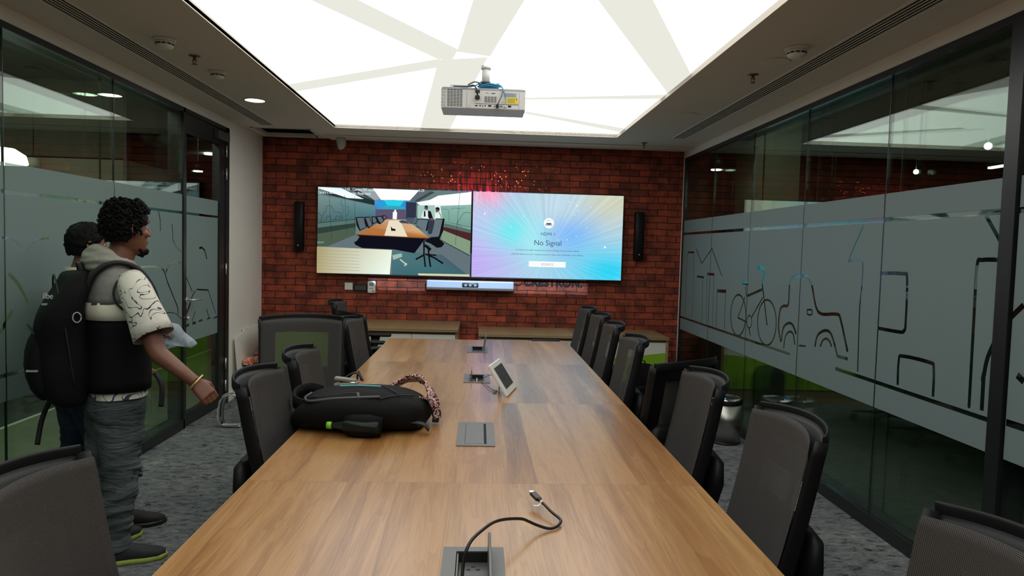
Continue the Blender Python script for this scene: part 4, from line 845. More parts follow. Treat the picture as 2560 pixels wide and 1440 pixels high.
# the projector's welcome picture lands on the bricks: a real textured lamp in the lens; the picture's dark name and swirl are modelled as black pieces
PJ = V((0.003, 4.45, 2.448))
ld = bpy.data.lights.new('projector_beam', 'SPOT'); ld.energy = 650; ld.spot_size = math.radians(64); ld.spot_blend = 0.0; ld.shadow_soft_size = 0.004; ld.use_nodes = True
lo = bpy.data.objects.new('projector_beam', ld); COL.objects.link(lo); lo.location = PJ+V((0.12, 0.37, 0.035)); lo.rotation_euler = (math.radians(90), 0, 0)
def beam():
    nt = ld.node_tree; nt.nodes.clear(); out = nt.nodes.new('ShaderNodeOutputLight'); e = nt.nodes.new('ShaderNodeEmission'); nt.links.new(e.outputs[0], out.inputs[0])
    g = nt.nodes.new('ShaderNodeNewGeometry'); s = nt.nodes.new('ShaderNodeSeparateXYZ'); nt.links.new(g.outputs['Incoming'], s.inputs[0])
    def mth(op, a, b=None):
        n = nt.nodes.new('ShaderNodeMath'); n.operation = op
        for i, x in enumerate((a, b)):
            if x is None: continue
            if isinstance(x, (int, float)): n.inputs[i].default_value = x
            else: nt.links.new(x, n.inputs[i])
        return n.outputs[0]
    dd = D-lo.location.y
    X = mth('ADD', mth('MULTIPLY', mth('DIVIDE', s.outputs[0], s.outputs[1]), dd), lo.location.x); Z = mth('ADD', mth('MULTIPLY', mth('DIVIDE', s.outputs[2], s.outputs[1]), dd), lo.location.z)
    ins = mth('MULTIPLY', mth('MULTIPLY', mth('GREATER_THAN', X, -1.366), mth('LESS_THAN', X, 1.223)), mth('MULTIPLY', mth('GREATER_THAN', Z, 1.045), mth('LESS_THAN', Z, 2.50)))
    low = mth('LESS_THAN', Z, 1.45)
    c = nt.nodes.new('ShaderNodeCombineXYZ'); nt.links.new(mth('MULTIPLY', X, 34), c.inputs[0]); nt.links.new(mth('MULTIPLY', Z, 2.2), c.inputs[1])
    n1 = nt.nodes.new('ShaderNodeTexNoise'); n1.inputs['Scale'].default_value = 1; nt.links.new(c.outputs[0], n1.inputs['Vector'])
    gx = mth('POWER', 2.718, mth('MULTIPLY', mth('POWER', mth('DIVIDE', mth('ADD', X, 0.04), 0.34), 2.0), -1.0)); gz = mth('POWER', 2.718, mth('MULTIPLY', mth('POWER', mth('DIVIDE', mth('SUBTRACT', Z, 2.16), 0.18), 2.0), -1.0))
    red = mth('MULTIPLY', mth('MULTIPLY', gx, gz), mth('MAXIMUM', mth('MULTIPLY', mth('SUBTRACT', n1.outputs[0], 0.46), 9.0), 0.0))
    c2 = nt.nodes.new('ShaderNodeCombineXYZ'); nt.links.new(X, c2.inputs[0]); nt.links.new(Z, c2.inputs[1])
    vo = nt.nodes.new('ShaderNodeTexVoronoi'); vo.inputs['Scale'].default_value = 30; nt.links.new(c2.outputs[0], vo.inputs['Vector'])
    gz2 = mth('POWER', 2.718, mth('MULTIPLY', mth('POWER', mth('DIVIDE', mth('SUBTRACT', Z, 2.31), 0.10), 2.0), -1.0)); gx2 = mth('POWER', 2.718, mth('MULTIPLY', mth('POWER', mth('DIVIDE', mth('SUBTRACT', X, 0.10), 0.62), 2.0), -1.0))
    n3 = nt.nodes.new('ShaderNodeTexNoise'); n3.inputs['Scale'].default_value = 5; nt.links.new(c2.outputs[0], n3.inputs['Vector'])
    gold = mth('MULTIPLY', mth('MULTIPLY', mth('MULTIPLY', gz2, gx2), mth('LESS_THAN', vo.outputs['Distance'], 0.16)), mth('MULTIPLY', mth('GREATER_THAN', n3.outputs[0], 0.5), 9.0))
    cc = nt.nodes.new('ShaderNodeCombineXYZ')
    lw = mth('MULTIPLY', low, 1.0)
    nt.links.new(mth('MULTIPLY', ins, mth('ADD', mth('ADD', mth('MULTIPLY', lw, 0.6), mth('MULTIPLY', red, 0.8)), gold)), cc.inputs[0])
    nt.links.new(mth('MULTIPLY', ins, mth('ADD', mth('ADD', mth('MULTIPLY', lw, 0.85), mth('MULTIPLY', red, 0.05)), mth('MULTIPLY', gold, 0.75))), cc.inputs[1])
    nt.links.new(mth('MULTIPLY', ins, mth('ADD', mth('ADD', mth('MULTIPLY', lw, 1.15), mth('MULTIPLY', red, 0.35)), mth('MULTIPLY', gold, 0.3))), cc.inputs[2])
    nt.links.new(cc.outputs[0], e.inputs[0]); e.inputs[1].default_value = 1.0
beam()
o = text('lettering', 'CRESTRON.', 0.125, wallM(0.50, 1.130, D-0.0025), 'void', None, ext=0.002, wx=1.0, bold=0.004); tag(o, 'dark lettering of the projected picture, built black on the bricks, half hidden under the right television', 'lettering')
m = MB(); m.tube([(0.43+0.052*math.cos(a), D-0.002, 1.165+0.034*math.sin(a)) for a in [math.pi+k*math.pi/8 for k in range(9)]], 0.006, seg=6); m.tube([(0.40+0.052*math.cos(a), D-0.002, 1.158+0.022*math.sin(a)) for a in [math.pi+k*math.pi/8 for k in range(7)]], 0.005, seg=6)
o = m.build('emblem', 'void'); tag(o, 'dark swirl emblem of the projected picture, built black on the bricks beside the lettering under the right television', 'emblem')
# ================================================================ TABLE
GH = [(1.615, 0.37), (2.94, 0.37), (4.21, 0.27), (5.43, 0.33)]  # cable boxes: centre y, length
GW = 0.148
tb = thing('conference_table', 'very long walnut veneered conference table down the middle of the room', 'table', (0, 0, 0))
def slab(): 
    m = MB(); xs = [TL, -GW/2+.004+.004, GW/2-.008+.004, TR]; xs = [TL, 0.004-GW/2+.006, 0.004+GW/2-.006, TR]
    ys = [TY0]
    for c, l in GH: ys += [c-l/2+.006, c+l/2-.006]
    ys.append(TY1); holes = [(c-l/2, c+l/2) for c, l in GH]
    vs = {}
    def v(i, j, z): 
        k = (i, j, z)
        if k not in vs: vs[k] = m.bm.verts.new((xs[i], ys[j], z))
        return vs[k]
    def isfull(i, j):
        if i < 0 or j < 0 or i > 2 or j > len(ys)-2: return False
        cy = (ys[j]+ys[j+1])/2; return not (i == 1 and any(a < cy < b for a, b in holes))
    for i in range(3):
        for j in range(len(ys)-1):
            if not isfull(i, j): continue
            m.bm.faces.new((v(i, j, TZ), v(i+1, j, TZ), v(i+1, j+1, TZ), v(i, j+1, TZ))); m.bm.faces.new((v(i, j, TZ-.03), v(i, j+1, TZ-.03), v(i+1, j+1, TZ-.03), v(i+1, j, TZ-.03)))
            for di, dj, a, b in ((-1, 0, (i, j+1), (i, j)), (1, 0, (i+1, j), (i+1, j+1)), (0, -1, (i, j), (i+1, j)), (0, 1, (i+1, j+1), (i, j+1))):
                if not isfull(i+di, j+dj): m.bm.faces.new((v(*a, TZ-.03), v(*b, TZ-.03), v(*b, TZ), v(*a, TZ)))
    return m.build('tabletop', 'table_wood', tb)
slab()
m = MB(); e = .0025
m.b2(TL-e, TL, TY0, TY1, TZ-.0305, TZ-.0006); m.b2(TR, TR+e, TY0, TY1, TZ-.0305, TZ-.0006); m.b2(TL-e, TR+e, TY1, TY1+e, TZ-.0305, TZ-.0006); m.build('edge_banding', 'oak', tb)
for y in (-0.3, 2.3, 4.8):
    m = MB(); m.b2(-0.30, 0.30, y-0.17, y+0.17, 0.03, TZ-.03, bevel=.006); m.b2(-0.34, 0.34, y-0.21, y+0.21, 0.0, 0.03, bevel=.004); m.build('pedestal', 'black_metal', tb)
m = MB(); m.b2(-0.05, 0.0-0.012, TY0+.3, TY1-.5, 0.40, 0.62); m.build('cable_tray', 'black_metal', tb)
def grommet(i, label):
    cy, l = GH[i]; w = GW; t = thing('cable_box', label, 'cable box', (0.004, cy, TZ), 0, 'pop up cable boxes in the tabletop')
    m = MB(); hw, hl = w/2+.004, l/2+.004; iw, il = w/2-.030, l/2-.022
    for b in ((-hw, -iw, -hl, hl), (iw, hw, -hl, hl), (-iw, iw, -hl, -il), (-iw, iw, il, hl)): m.b2(b[0], b[1], b[2], b[3], 0.0004, 0.0035)
    m.build('rim', 'graphite', t)
    if i != 1:
        m = MB(); d = .085
        m.b2(-iw-.002, -iw, -il, il, -d, 0.0005); m.b2(iw, iw+.002, -il, il, -d, 0.0005); m.b2(-iw, iw, -il-.002, -il, -d, 0.0005); m.b2(-iw, iw, il, il+.002, -d, 0.0005); m.b2(-iw-.002, iw+.002, -il-.002, il+.002, -d-.002, -d); m.build('well', 'void', t)
        m = MB(); m.b2(-iw+.006, iw-.004, 0.35*il-.0, il-.008, -.035, -.022, bevel=.002); sk = m.build('socket_panel', 'dark_grey', t)
        m = MB(); 
        for dx, dy in ((-.012, 0), (.012, 0), (0, .016)): m.b2(dx-.005, dx+.005, 0.68*il+dy-.002, 0.68*il+dy+.002, -.0225, -.0212)
        m.build('socket_hole', 'void', sk)
        m = MB(); m.b2(-iw+.006, iw-.004, 0.12*il, 0.30*il, -.035, -.024, bevel=.002); sk2 = m.build('socket_panel', 'dark_grey', t)
        m = MB(); m.b2(-.022, -.006, 0.18*il, 0.24*il, -.0245, -.0232); m.b2(.004, .022, 0.18*il, 0.22*il, -.0245, -.0232); m.build('port', 'void', sk2)
        m = MB(); m.b2(-iw+.002, -iw+.006, -il, il, -.05, -.002); m.b2(iw-.006, iw-.002, -il, il, -.05, -.002); m.build('side_rail', 'graphite', t)
        m = MB(); m.b2(-iw-.022, -iw-.012, -0.15*il-.008, -0.15*il+.008, .0035, .0055, bevel=.001); m.build('latch_button', 'graphite', t)
        h = il*1.9 if i == 3 else 0.075
        if i == 3:
            m = MB(); m.box((iw+.006+.006, 0, .06), (.006, 2*il*.9, .115), Matrix.Rotation(math.radians(8), 3, 'Y'), bevel=.002); m.build('lid', 'graphite', t)
        elif i == 0:
            m = MB(); m.box((iw-.004, 0, .008), (.007, 2*il+.02, .085), bevel=.002); m.build('lid', 'graphite', t)
        else:
            m = MB(); m.box((-iw+.012, -.02, .028), (.006, 1.2*il, .07), bevel=.002); m.build('lid', 'graphite', t)
            m = MB(); m.tube([(0.0, -il*.5, -.03), (.0, -.02, .004), (.0, il*.7, -.02)], .003, smooth_n=4); m.build('cable_bundle', 'white_plastic', t)
    else:
        m = MB(); m.b2(-iw+.001, iw-.010, -il+.002, il-.002, 0.0004, 0.0042, bevel=.001); m.build('lid', 'graphite', t)
        m = MB(); m.b2(iw-.010, iw-.001, -il+.002, il-.002, -.01, 0.001); m.build('brush_slot', 'void', t)
        m = MB(); m.b2(-iw, iw, -il, il, -.03, -.012); m.build('well', 'void', t)
    return t
grommet(0, 'open cable box nearest the camera with the black cable coming out'); grommet(1, 'closed grey cable box in front of the black backpack'); grommet(2, 'open cable box beside the white control tablet'); grommet(3, 'farthest cable box with its lid standing upright')
# loose display cable
cp = [(-0.02, 1.62, 0.69), (-0.022, 1.64, 0.735), (-0.020, 1.657, 0.774), (-0.014, 1.663, 0.804), (0.0, 1.684, 0.824), (0.027, 1.734, 0.829), (0.055, 1.793, 0.824), (0.088, 1.84, 0.814), (0.132, 1.882, 0.799), (0.155, 1.901, 0.784), (0.179, 1.914, 0.769), (0.212, 1.921, 0.757), (0.235, 1.933, 0.757), (0.251, 1.96, 0.760), (0.249, 1.978, 0.764), (0.23, 2.01, 0.770), (0.211, 2.058, 0.776), (0.203, 2.075, 0.778)]
t = thing('display_cable', 'black display cable looping out of the nearest cable box across the tabletop', 'cable', (0, 0, 0))
m = MB(); m.tube(cp, .0042, seg=10, smooth_n=5); m.build('cord', 'black_rubber', t)
a, b = V((0.203, 2.075, 0.778)), V((0.178, 2.138, 0.786)); d = (b-a).normalized(); q = d.to_track_quat('Y', 'Z').to_matrix()
m = MB(); m.box(a+d*.034, (.020, .046, .011), q, bevel=.003); m.tube([a-d*.004, a+d*.014], [.0045, .007], seg=10); m.build('plug_body', 'black_rubber', t)
m = MB(); m.box(a+d*.063, (.014, .013, .0045), q); m.build('plug_tip', 'chrome', t)
m = MB(); m.tube([a-d*.012, a-d*.004], .0056, seg=10); m.strap([a-d*.008, a-d*.008+V((-.012, -.010, -.006)), a-d*.008+V((-.026, -.014, -.004))], .006, .0008, (0, 1, 0.3)); m.build('cable_tag', 'white_plastic', t)
# control tablet
t = thing('control_tablet', 'white control tablet leaning on its stand at the middle of the table', 'tablet', (0.205, 3.82, TZ))
ex = V((0.058, 0.25, 0)).normalized(); up = V((-0.100, 0.02, 0.155)); up = (up-ex*up.dot(ex)).normalized(); nn = ex.cross(up)
Q = Matrix((ex, up, nn)).transposed()
base = V((0.0, 0, 0.004))
def tp(a, b, c): return base+ex*a+up*b+nn*c
m = MB(); m.box(tp(0, .098, -.009), (.268, .192, .018), Q, bevel=.006, seg=3); m.build('housing', 'white_plastic', t)
m = MB(); m.box(tp(0.0, .102, .0008), (.205, .128, .0014), Q); sc = m.build('screen', 'dark_grey', t)
m = MB()
for a, b, w in ((-.05, .13, .06), (-.06, .115, .03), (.03, .10, .08), (-.04, .085, .05)): m.box(tp(a, b, .0017), (w, .003, .0004), Q)
m.build('screen_text', 'lcd_dim', sc)
m = MB(); m.strap([tp(-.02, .10, -.018), tp(-.03, .03, -.075), tp(-.03, .002, -.13)], .03, .006, ex, smooth_n=0); m.build('stand_leg', 'white_plastic', t)
fl_ = tp(-.03, 0, -.13)
m = MB(); m.strap([V((fl_.x, fl_.y, .004)), V((fl_.x+.02, fl_.y, .002))], .08, .004, ex, smooth_n=0); m.build('stand_foot', 'graphite', t)
m = MB(); m.tube([tp(.03, .10, -.016), tp(.04, .05, -.07), V((-.10, .0, .006)), V((-.135, .10, .010)), V((-.16, .22, .008)), V((-.20, .30, -.01))], .003, seg=8, smooth_n=6); m.build('cable', 'grey_cable', t)
m = MB(); m.tube([tp(.08, .15, -.016), V((-.06, .25, .06)), V((-.13, .34, .03)), V((-.19, .36, -.01))], .0015, seg=6, smooth_n=6); m.build('cable', 'black_rubber', t)

# ================================================================ CHAIRS
def by(t): return -0.205-0.155*t+0.035*t*t
def bx(t): return 0.218+0.010*t
def bz(t): return 0.46+0.55*t
def uvgrid(name, fn, ns, nt, mat, parent, off=0.0, cell=None, thick=0):
    bm = bmesh.new(); uvl = bm.loops.layers.uv.new('UVMap'); vs = {}
    for j in range(nt+1):
        for i in range(ns+1): vs[i, j] = bm.verts.new(fn(-1+2*i/ns, j/nt))
    for j in range(nt):
        for i in range(ns):
            if cell and not cell(-1+2*(i+.5)/ns, (j+.5)/nt): continue
            f = bm.faces.new((vs[i, j], vs[i+1, j], vs[i+1, j+1], vs[i, j+1])); f.smooth = True
            for l, (a, b) in zip(f.loops, ((i, j), (i+1, j), (i+1, j+1), (i, j+1))): l[uvl].uv = (a/ns*0.48, b/nt*0.58)
    for v in [v for v in bm.verts if not v.link_faces]: bm.verts.remove(v)
    me = bpy.data.meshes.new(name); bm.to_mesh(me); bm.free(); me.materials.append(MATS[mat]); o = bpy.data.objects.new(name, me); COL.objects.link(o); o.parent = parent
    if thick: s = o.modifiers.new('t', 'SOLIDIFY'); s.thickness = thick; s.offset = 0
    return o
def edge_round(s, t):
    # slightly rounded top corners
    return 1.0-0.02*max(0, (t-0.94)/0.06)**2
def make_chair():
    t = thing('conference_chair', 'x', 'chair')
    uvgrid('backrest_mesh', lambda s, k: (s*bx(k)*edge_round(s, k), by(k)+0.055*s*s, bz(k)-0.012*s*s*k), 20, 24, 'chair_mesh', t, thick=0.0014)
    # plastic frame behind the mesh: broad sides, top, low lumbar plate
    def fr(s, k):
        bulge = 0.055*math.exp(-((k-0.0)/0.22)**2)*(1-s*s*.5)
        return (s*bx(k)*1.0, by(k)+0.055*s*s-0.012-.012*(1-s*s)-bulge-.030*max(0, (k-.86)/.14)**1.5, bz(k)-0.012*s*s*k)
    def ringcell(s, k): return (abs(s) > 0.68 or k > 0.86 or k < 0.20+0.06*(1-s*s))
    uvgrid('backrest_frame', fr, 36, 36, 'chair_plastic', t, cell=ringcell, thick=.008)
    for sg in (-1, 1):
        m = MB(); pts = []; rad = []
        for k in range(15):
            q = k/14; cr = max(0, (q-.86)/.14)**2
            pts.append(V((sg*(bx(q)+.004+.004*cr), by(q)+.055-.028-.004*cr, bz(q)-.012*q+.006*cr))); rad.append((.009, .023+.004*math.exp(-((q-.1)/.3)**2)-.003*cr))
        m.limb(pts, rad, side=(1, 0, 0), seg=12, sup=2.6); m.build('side_rail', 'chair_plastic', t)
    m = MB(); pts = []
    for k in range(25):
        q = -1+k/12; pts.append(V((q*(bx(1)+.009), by(1)+.055*q*q-.036-.022*(1-abs(q)**4), bz(1)-.012*q*q+.004)))
    m.limb(pts, [(.020, .005)]*25, side=(0, 0, 1), seg=12, sup=3); m.build('top_rail', 'chair_plastic', t)
    m = MB(); m.limb([(0, -.05, .395), (0, -.20, .385), (0, -.29, .42), (0, -.31, .50), (0, -.30, .58)], [(.06, .016), (.055, .018), (.07, .022), (.11, .016), (.09, .010)], side=(1, 0, 0), seg=14, sup=3); m.build('back_bracket', 'chair_plastic', t)
    m = MB(); m.limb([(0, -.255, .44), (0, -.285, .50), (0, -.305, .62), (0, -.31, .70), (0, -.305, .725)], [(.15, .02), (.22, .035), (.245, .042), (.235, .034), (.20, .015)], side=(1, 0, 0), seg=20, sup=3.2); m.build('lumbar_shell', 'chair_plastic', t)
    m = MB(); m.box((0, 0.03, .455), (.49, .46, .075), bevel=.032, seg=4); s = m.build('seat', 'chair_fabric', t, smooth=True)
    m = MB(); m.box((0, 0.02, .41), (.40, .38, .03), bevel=.01); m.box((0, -.02, .385), (.16, .22, .05), bevel=.01); m.build('seat_pan', 'chair_plastic', t)
    for sg in (-1, 1):
        m = MB(); m.limb([(sg*.16, .0, .40), (sg*.24, .0, .40), (sg*.275, .0, .44), (sg*.275, .0, .56), (sg*.27, .01, .665)], [(.03, .012), (.035, .012), (.035, .013), (.030, .012), (.045, .012)], side=(0, 1, 0), seg=12, sup=3); ar = m.build('armrest', 'chair_plastic', t)
        m = MB(); m.box((sg*.268, .03, .678), (.085, .26, .028), bevel=.012, seg=3); m.build('arm_pad', 'chair_plastic', ar, smooth=True)
    m = MB(); m.cyl((0, 0, .36), (0, 0, .24), .024); m.cyl((0, 0, .26), (0, 0, .10), .03, .032); m.build('gas_lift', 'chair_plastic', t)
    m = MB(); m.cyl((0, 0, .075), (0, 0, .125), .05, .042)
    for k in range(5):
        a = 2*math.pi*k/5+.3; c, s_ = math.cos(a), math.sin(a); m.limb([(c*.03, s_*.03, .10), (c*.17, s_*.17, .095), (c*.305, s_*.305, .078)], [(.024, .018), (.019, .014), (.014, .010)], side=(-s_, c, 0), seg=10)
    m.build('star_base', 'chair_plastic', t)
    for k in range(5):
        a = 2*math.pi*k/5+.3; c, s_ = math.cos(a), math.sin(a); x, y = c*.30, s_*.30; m = MB()
        for o2 in (-.014, .014): m.cyl((x+s_*(o2-.008), y-c*(o2-.008), .028), (x+s_*(o2+.008), y-c*(o2+.008), .028), .028, seg=18)
        m.cyl((x, y, .03), (x, y, .07), .007, seg=8); m.build('caster', 'chair_plastic', t)
    return t
proto = make_chair(); used = [False]
def chair(label, x, y, F, s=1.0, at='corner'):
    # F: facing; x,y: the seat centre
    o = proto if not used[0] else copy_tree(proto); used[0] = True
    o.location = (x, y, 0); o.rotation_euler = (0, 0, math.atan2(-F[0], F[1])); o.scale = (s, s, s)
    tag(o, label, 'chair', 'mesh back conference chairs'); return o
chair('black mesh chair at the bottom right corner, nearest on the right side', 0.605, 1.115, (-1, 0.04), 1.03)
chair('black mesh chair on the right side of the table, second from the camera', 0.70, 2.19, (-1, 0.02))
chair('black mesh chair on the right, third from the camera, before the steel bin', 0.67, 2.945, (-1, 0.02))
chair('black chair turned with its back to the camera before the steel bin', 0.84, 3.60, (-0.58, 0.81))
chair('nearest of the four black mesh chairs lined up at the far right of the table', 0.640, 4.19, (-1, 0.0))
chair('second of the four mesh chairs lined up at the far right of the table', 0.66, 4.97, (-1, 0.03))
chair('third of the four mesh chairs lined up at the far right of the table', 0.69, 5.69, (-1, 0.0))
chair('farthest black mesh chair on the right side of the table', 0.68, 6.31, (-1, -0.02))
chair('black mesh chair at the bottom left corner, nearest on the left side', -0.575, 1.425, (1, 0.08), 1.035)
chair('black mesh chair on the left side in front of the standing men', -0.55, 2.80, (1, 0.0))
chair('black mesh chair directly behind the black backpack on the table', -0.535, 3.42, (1, 0.02), 1.0)
chair('wide see-through chair turned to face the camera behind the backpack', -1.02, 4.08, (0.20, -0.98), 1.06)
chair('black mesh chair on the left beside the see-through turned chair', -0.58, 4.93, (1, -0.05))
chair('black chair on the left with only its slanted top rail showing', -0.72, 5.62, (0.85, 0.52))
chair('farthest left black mesh chair before the brick wall', -0.98, 6.50, (1, 0.02))

# ================================================================ CABINETS
def cabinet(name_label, x0, x1, yf, zt, doors, split):
    t = thing('low_cabinet', name_label, 'cabinet', ((x0+x1)/2, (yf+D)/2, 0)); cx, cy = (x0+x1)/2, (yf+D)/2
    def B(mm, a, b, c, d, e_, f_, **k): mm.b2(a-cx, b-cx, c-cy, d-cy, e_, f_, **k)
    m = MB(); B(m, x0, x1, yf-.01, D-.004, zt-.03, zt, bevel=.002); m.build('worktop', 'oak', t)
    m = MB(); B(m, x0+.004, x0+.03, yf+.012, D-.006, 0, zt-.03); B(m, x1-.03, x1-.004, yf+.012, D-.006, 0, zt-.03); B(m, x0+.03, x1-.03, yf+.03, D-.006, 0.0, .135); B(m, x0+.03, x1-.03, D-.02, D-.006, .135, zt-.03); m.build('body', 'oak', t)
    m = MB(); B(m, x0+.03, x1-.03, yf+.035, yf+.05, zt-.055, zt-.03); B(m, x0+.03, x1-.03, yf+.034, yf+.04, .135, zt-.055); m.build('shadow_gap', 'oak_shade', t)
    n = len(doors)
    for i, (a, b) in enumerate(doors):
        m = MB(); B(m, a+.002, b-.002, yf+.012, yf+.030, .14, zt-.058, bevel=.001); d = m.build('door', 'white_laminate', t)
        za, zb = split(a), split(b); za = min(max(za, .14), zt-.058); zb = min(max(zb, .14), zt-.058)
        if za > .15 or zb > .15:
            m = MB(); pts = [(a+.002-cx, yf+.0115-cy, .141), (b-.002-cx, yf+.0115-cy, .141), (b-.002-cx, yf+.0115-cy, zb)]
            # corner where the slanted line meets the door's top edge
            if split(a) > zt-.058 > split(b): 
                xm = a+(b-a)*(split(a)-(zt-.058))/(split(a)-split(b)); pts.append((xm-cx, yf+.0115-cy, zt-.058))
            pts.append((a+.002-cx, yf+.0115-cy, za)); m.poly(pts, (0, -.0006, 0)); m.build('green_panel', 'green_laminate', d)
    return t
cabinet('low oak cabinet with green and white doors at the left of the brick wall', -2.16, -0.19, 7.02, .717, [(-2.13, -1.66), (-1.66, -1.22), (-1.09, -0.655), (-0.655, -0.22)], lambda x: .50-(x+1.0)*.55 if x > -1.2 else .9)
m = MB(); m.b2(-1.145+.0, -1.09, 7.028, 7.05, .0, .655); o = None; m.bm.free()
cabinet('low oak cabinet with green and white doors at the right of the brick wall', 0.012, 1.985, 7.15, .665, [(.045, .53), (.53, 1.01), (1.01, 1.49), (1.49, 1.955)], lambda x: .433+(x-1.36)*.118)

# ================================================================ FLOOR THINGS
t = thing('waste_bin', 'stainless steel pedal bin by the right glass wall', 'bin', (2.056, 5.62, 0))
m = MB(); m.lathe([(.118, 0), (.121, .004), (.121, .018)], seg=48); m.build('base_ring', 'black_rubber', t)
m = MB(); m.lathe([(.119, .018), (.119, .335)], seg=48); m.build('body', 'brushed_steel', t)
m = MB(); m.lathe([(.123, .325), (.124, .355), (.121, .362)], seg=48); m.build('collar', 'black_rubber', t)
m = MB(); m.lathe([(.121, .362), (.116, .374), (.105, .376), (.098, .368), (.060, .366), (.0, .366)], seg=48, caps=False); m.build('lid', 'chrome', t)
m = MB(); m.lathe([(.09, .3665), (.05, .369), (.001, .370)], seg=32, caps=False); m.build('lid_inset', 'black_metal', t); m = MB(); m.ell((-.045, -.075, .374), (.010, .006, .004)); m.build('sensor_light', 'blue_led', t)
t = thing('leaning_board', 'plain white board leaning on the white wall behind the door', 'board', (-2.30, 7.25, 0)); m = MB(); m.poly([(-.005, -.34, 0), (-.055, -.34, .595), (-.06, -.08, .637), (-.06, -.075, .66), (-.062, -.06, .66), (-.062, .36, .66), (-.005, .36, 0)], (.012, 0, .001)); m.build('panel', 'paint_white', t)
t = thing('carton_stack', 'grey carton with orange patterned packets in the left corner', 'cartons', (-2.235, 7.30, 0)); m = MB(); m.b2(-.045, .06, -.30, .50, 0, .30, bevel=.004); m.build('carton', 'brown_board', t)
for k, (x, y, z, a, mt) in enumerate(((-.055, -.18, .345, .3, 'print_box'), (.025, -.05, .34, -.2, 'print_box'), (-.03, .10, .365, .5, 'print_box'), (.03, .27, .36, .1, 'orange_pack'))):
    m = MB(); m.box((x, y, z), (.10, .17, .07), Matrix.Rotation(a, 3, 'Z'), bevel=.018, seg=3); m.build('packet', mt, t)
m = MB(); m.tube([(-.09, -.28, .32), (.05, .45, .44)], .018, seg=10); m.build('roll', 'brown_board', t)
t = thing('wrapped_stand_foot', 'curved chrome stand foot wrapped in clear plastic on the carpet by the door', 'stand', (-2.04, 5.9, 0))
m = MB(); m.strap([(.16, .10, .10), (.06, .03, .24), (-.0, 0, .262), (-.045, -.03, .22), (-.055, -.05, .10), (-.03, -.05, .02), (.10, -.04, .012)], .05, .010, (.3, 1, 0)); m.build('foot', 'chrome', t)
m = MB(); m.strap([(.16, .10, .11), (.06, .03, .255), (-.005, 0, .275), (-.06, -.03, .22), (-.07, -.05, .10), (-.04, -.05, .03), (.10, -.04, .026)], .065, .004, (.3, 1, 0)); nudge(m.build('plastic_wrap', 'wrap_plastic', t), .01, (40, 40, 40))
m = MB(); m.tube([(.15, .1, .06), (.15, .1, .35), (.16, .12, .42)], .015, seg=10); m.build('post', 'white_plastic', t)
# office things behind glass, right of the camera view are left dark

# ================================================================ BACKPACKS
def pack_shell(name, w, d, h, mat, parent, sup=3.2, seed=0, amp=.018):
    # standing pack, back panel towards +y, rounded top
    m = MB(); rings = []; n = 14
    for k in range(n+1):
        t = k/n; z = h*t; a = w/2*(1-.10*(1-t)**3-.40*max(0, (t-.70)/.30)**2.4); b = d/2*(1-.14*max(0, 1-t*6)-.55*max(0, (t-.55)/.45)**2.0)
        if k == 0: a *= .86; b *= .8
        cy = d*.5-b
        rings.append([(a*math.copysign(abs(math.cos(q))**(2/sup), math.cos(q)), cy+b*math.copysign(abs(math.sin(q))**(2/sup), math.sin(q)), z) for q in [2*math.pi*i/32 for i in range(32)]])
    m.loft(rings); o = m.build(name, mat, parent, smooth=True); nudge(o, amp, (6, 6, 6), seed=seed); subsurf(o, 1); return o
def backpack_floor():
    t = thing('backpack', 'black backpack standing on the carpet against the right cabinet', 'backpack', (1.64, 6.78, 0)); t.rotation_euler = (0, 0, .3)
    pack_shell('body', .32, .20, .45, 'black_fabric', t, seed=3); m = MB(); m.box((0, -.10, .15), (.24, .06, .20), bevel=.025, seg=3); m.build('front_pocket', 'black_fabric', t, smooth=True)
    m = MB(); m.strap([(-.04, .05, .43), (-.03, .05, .47), (.03, .05, .47), (.04, .05, .43)], .02, .005, (0, 1, 0)); m.build('grab_handle', 'black_webbing', t)
backpack_floor()
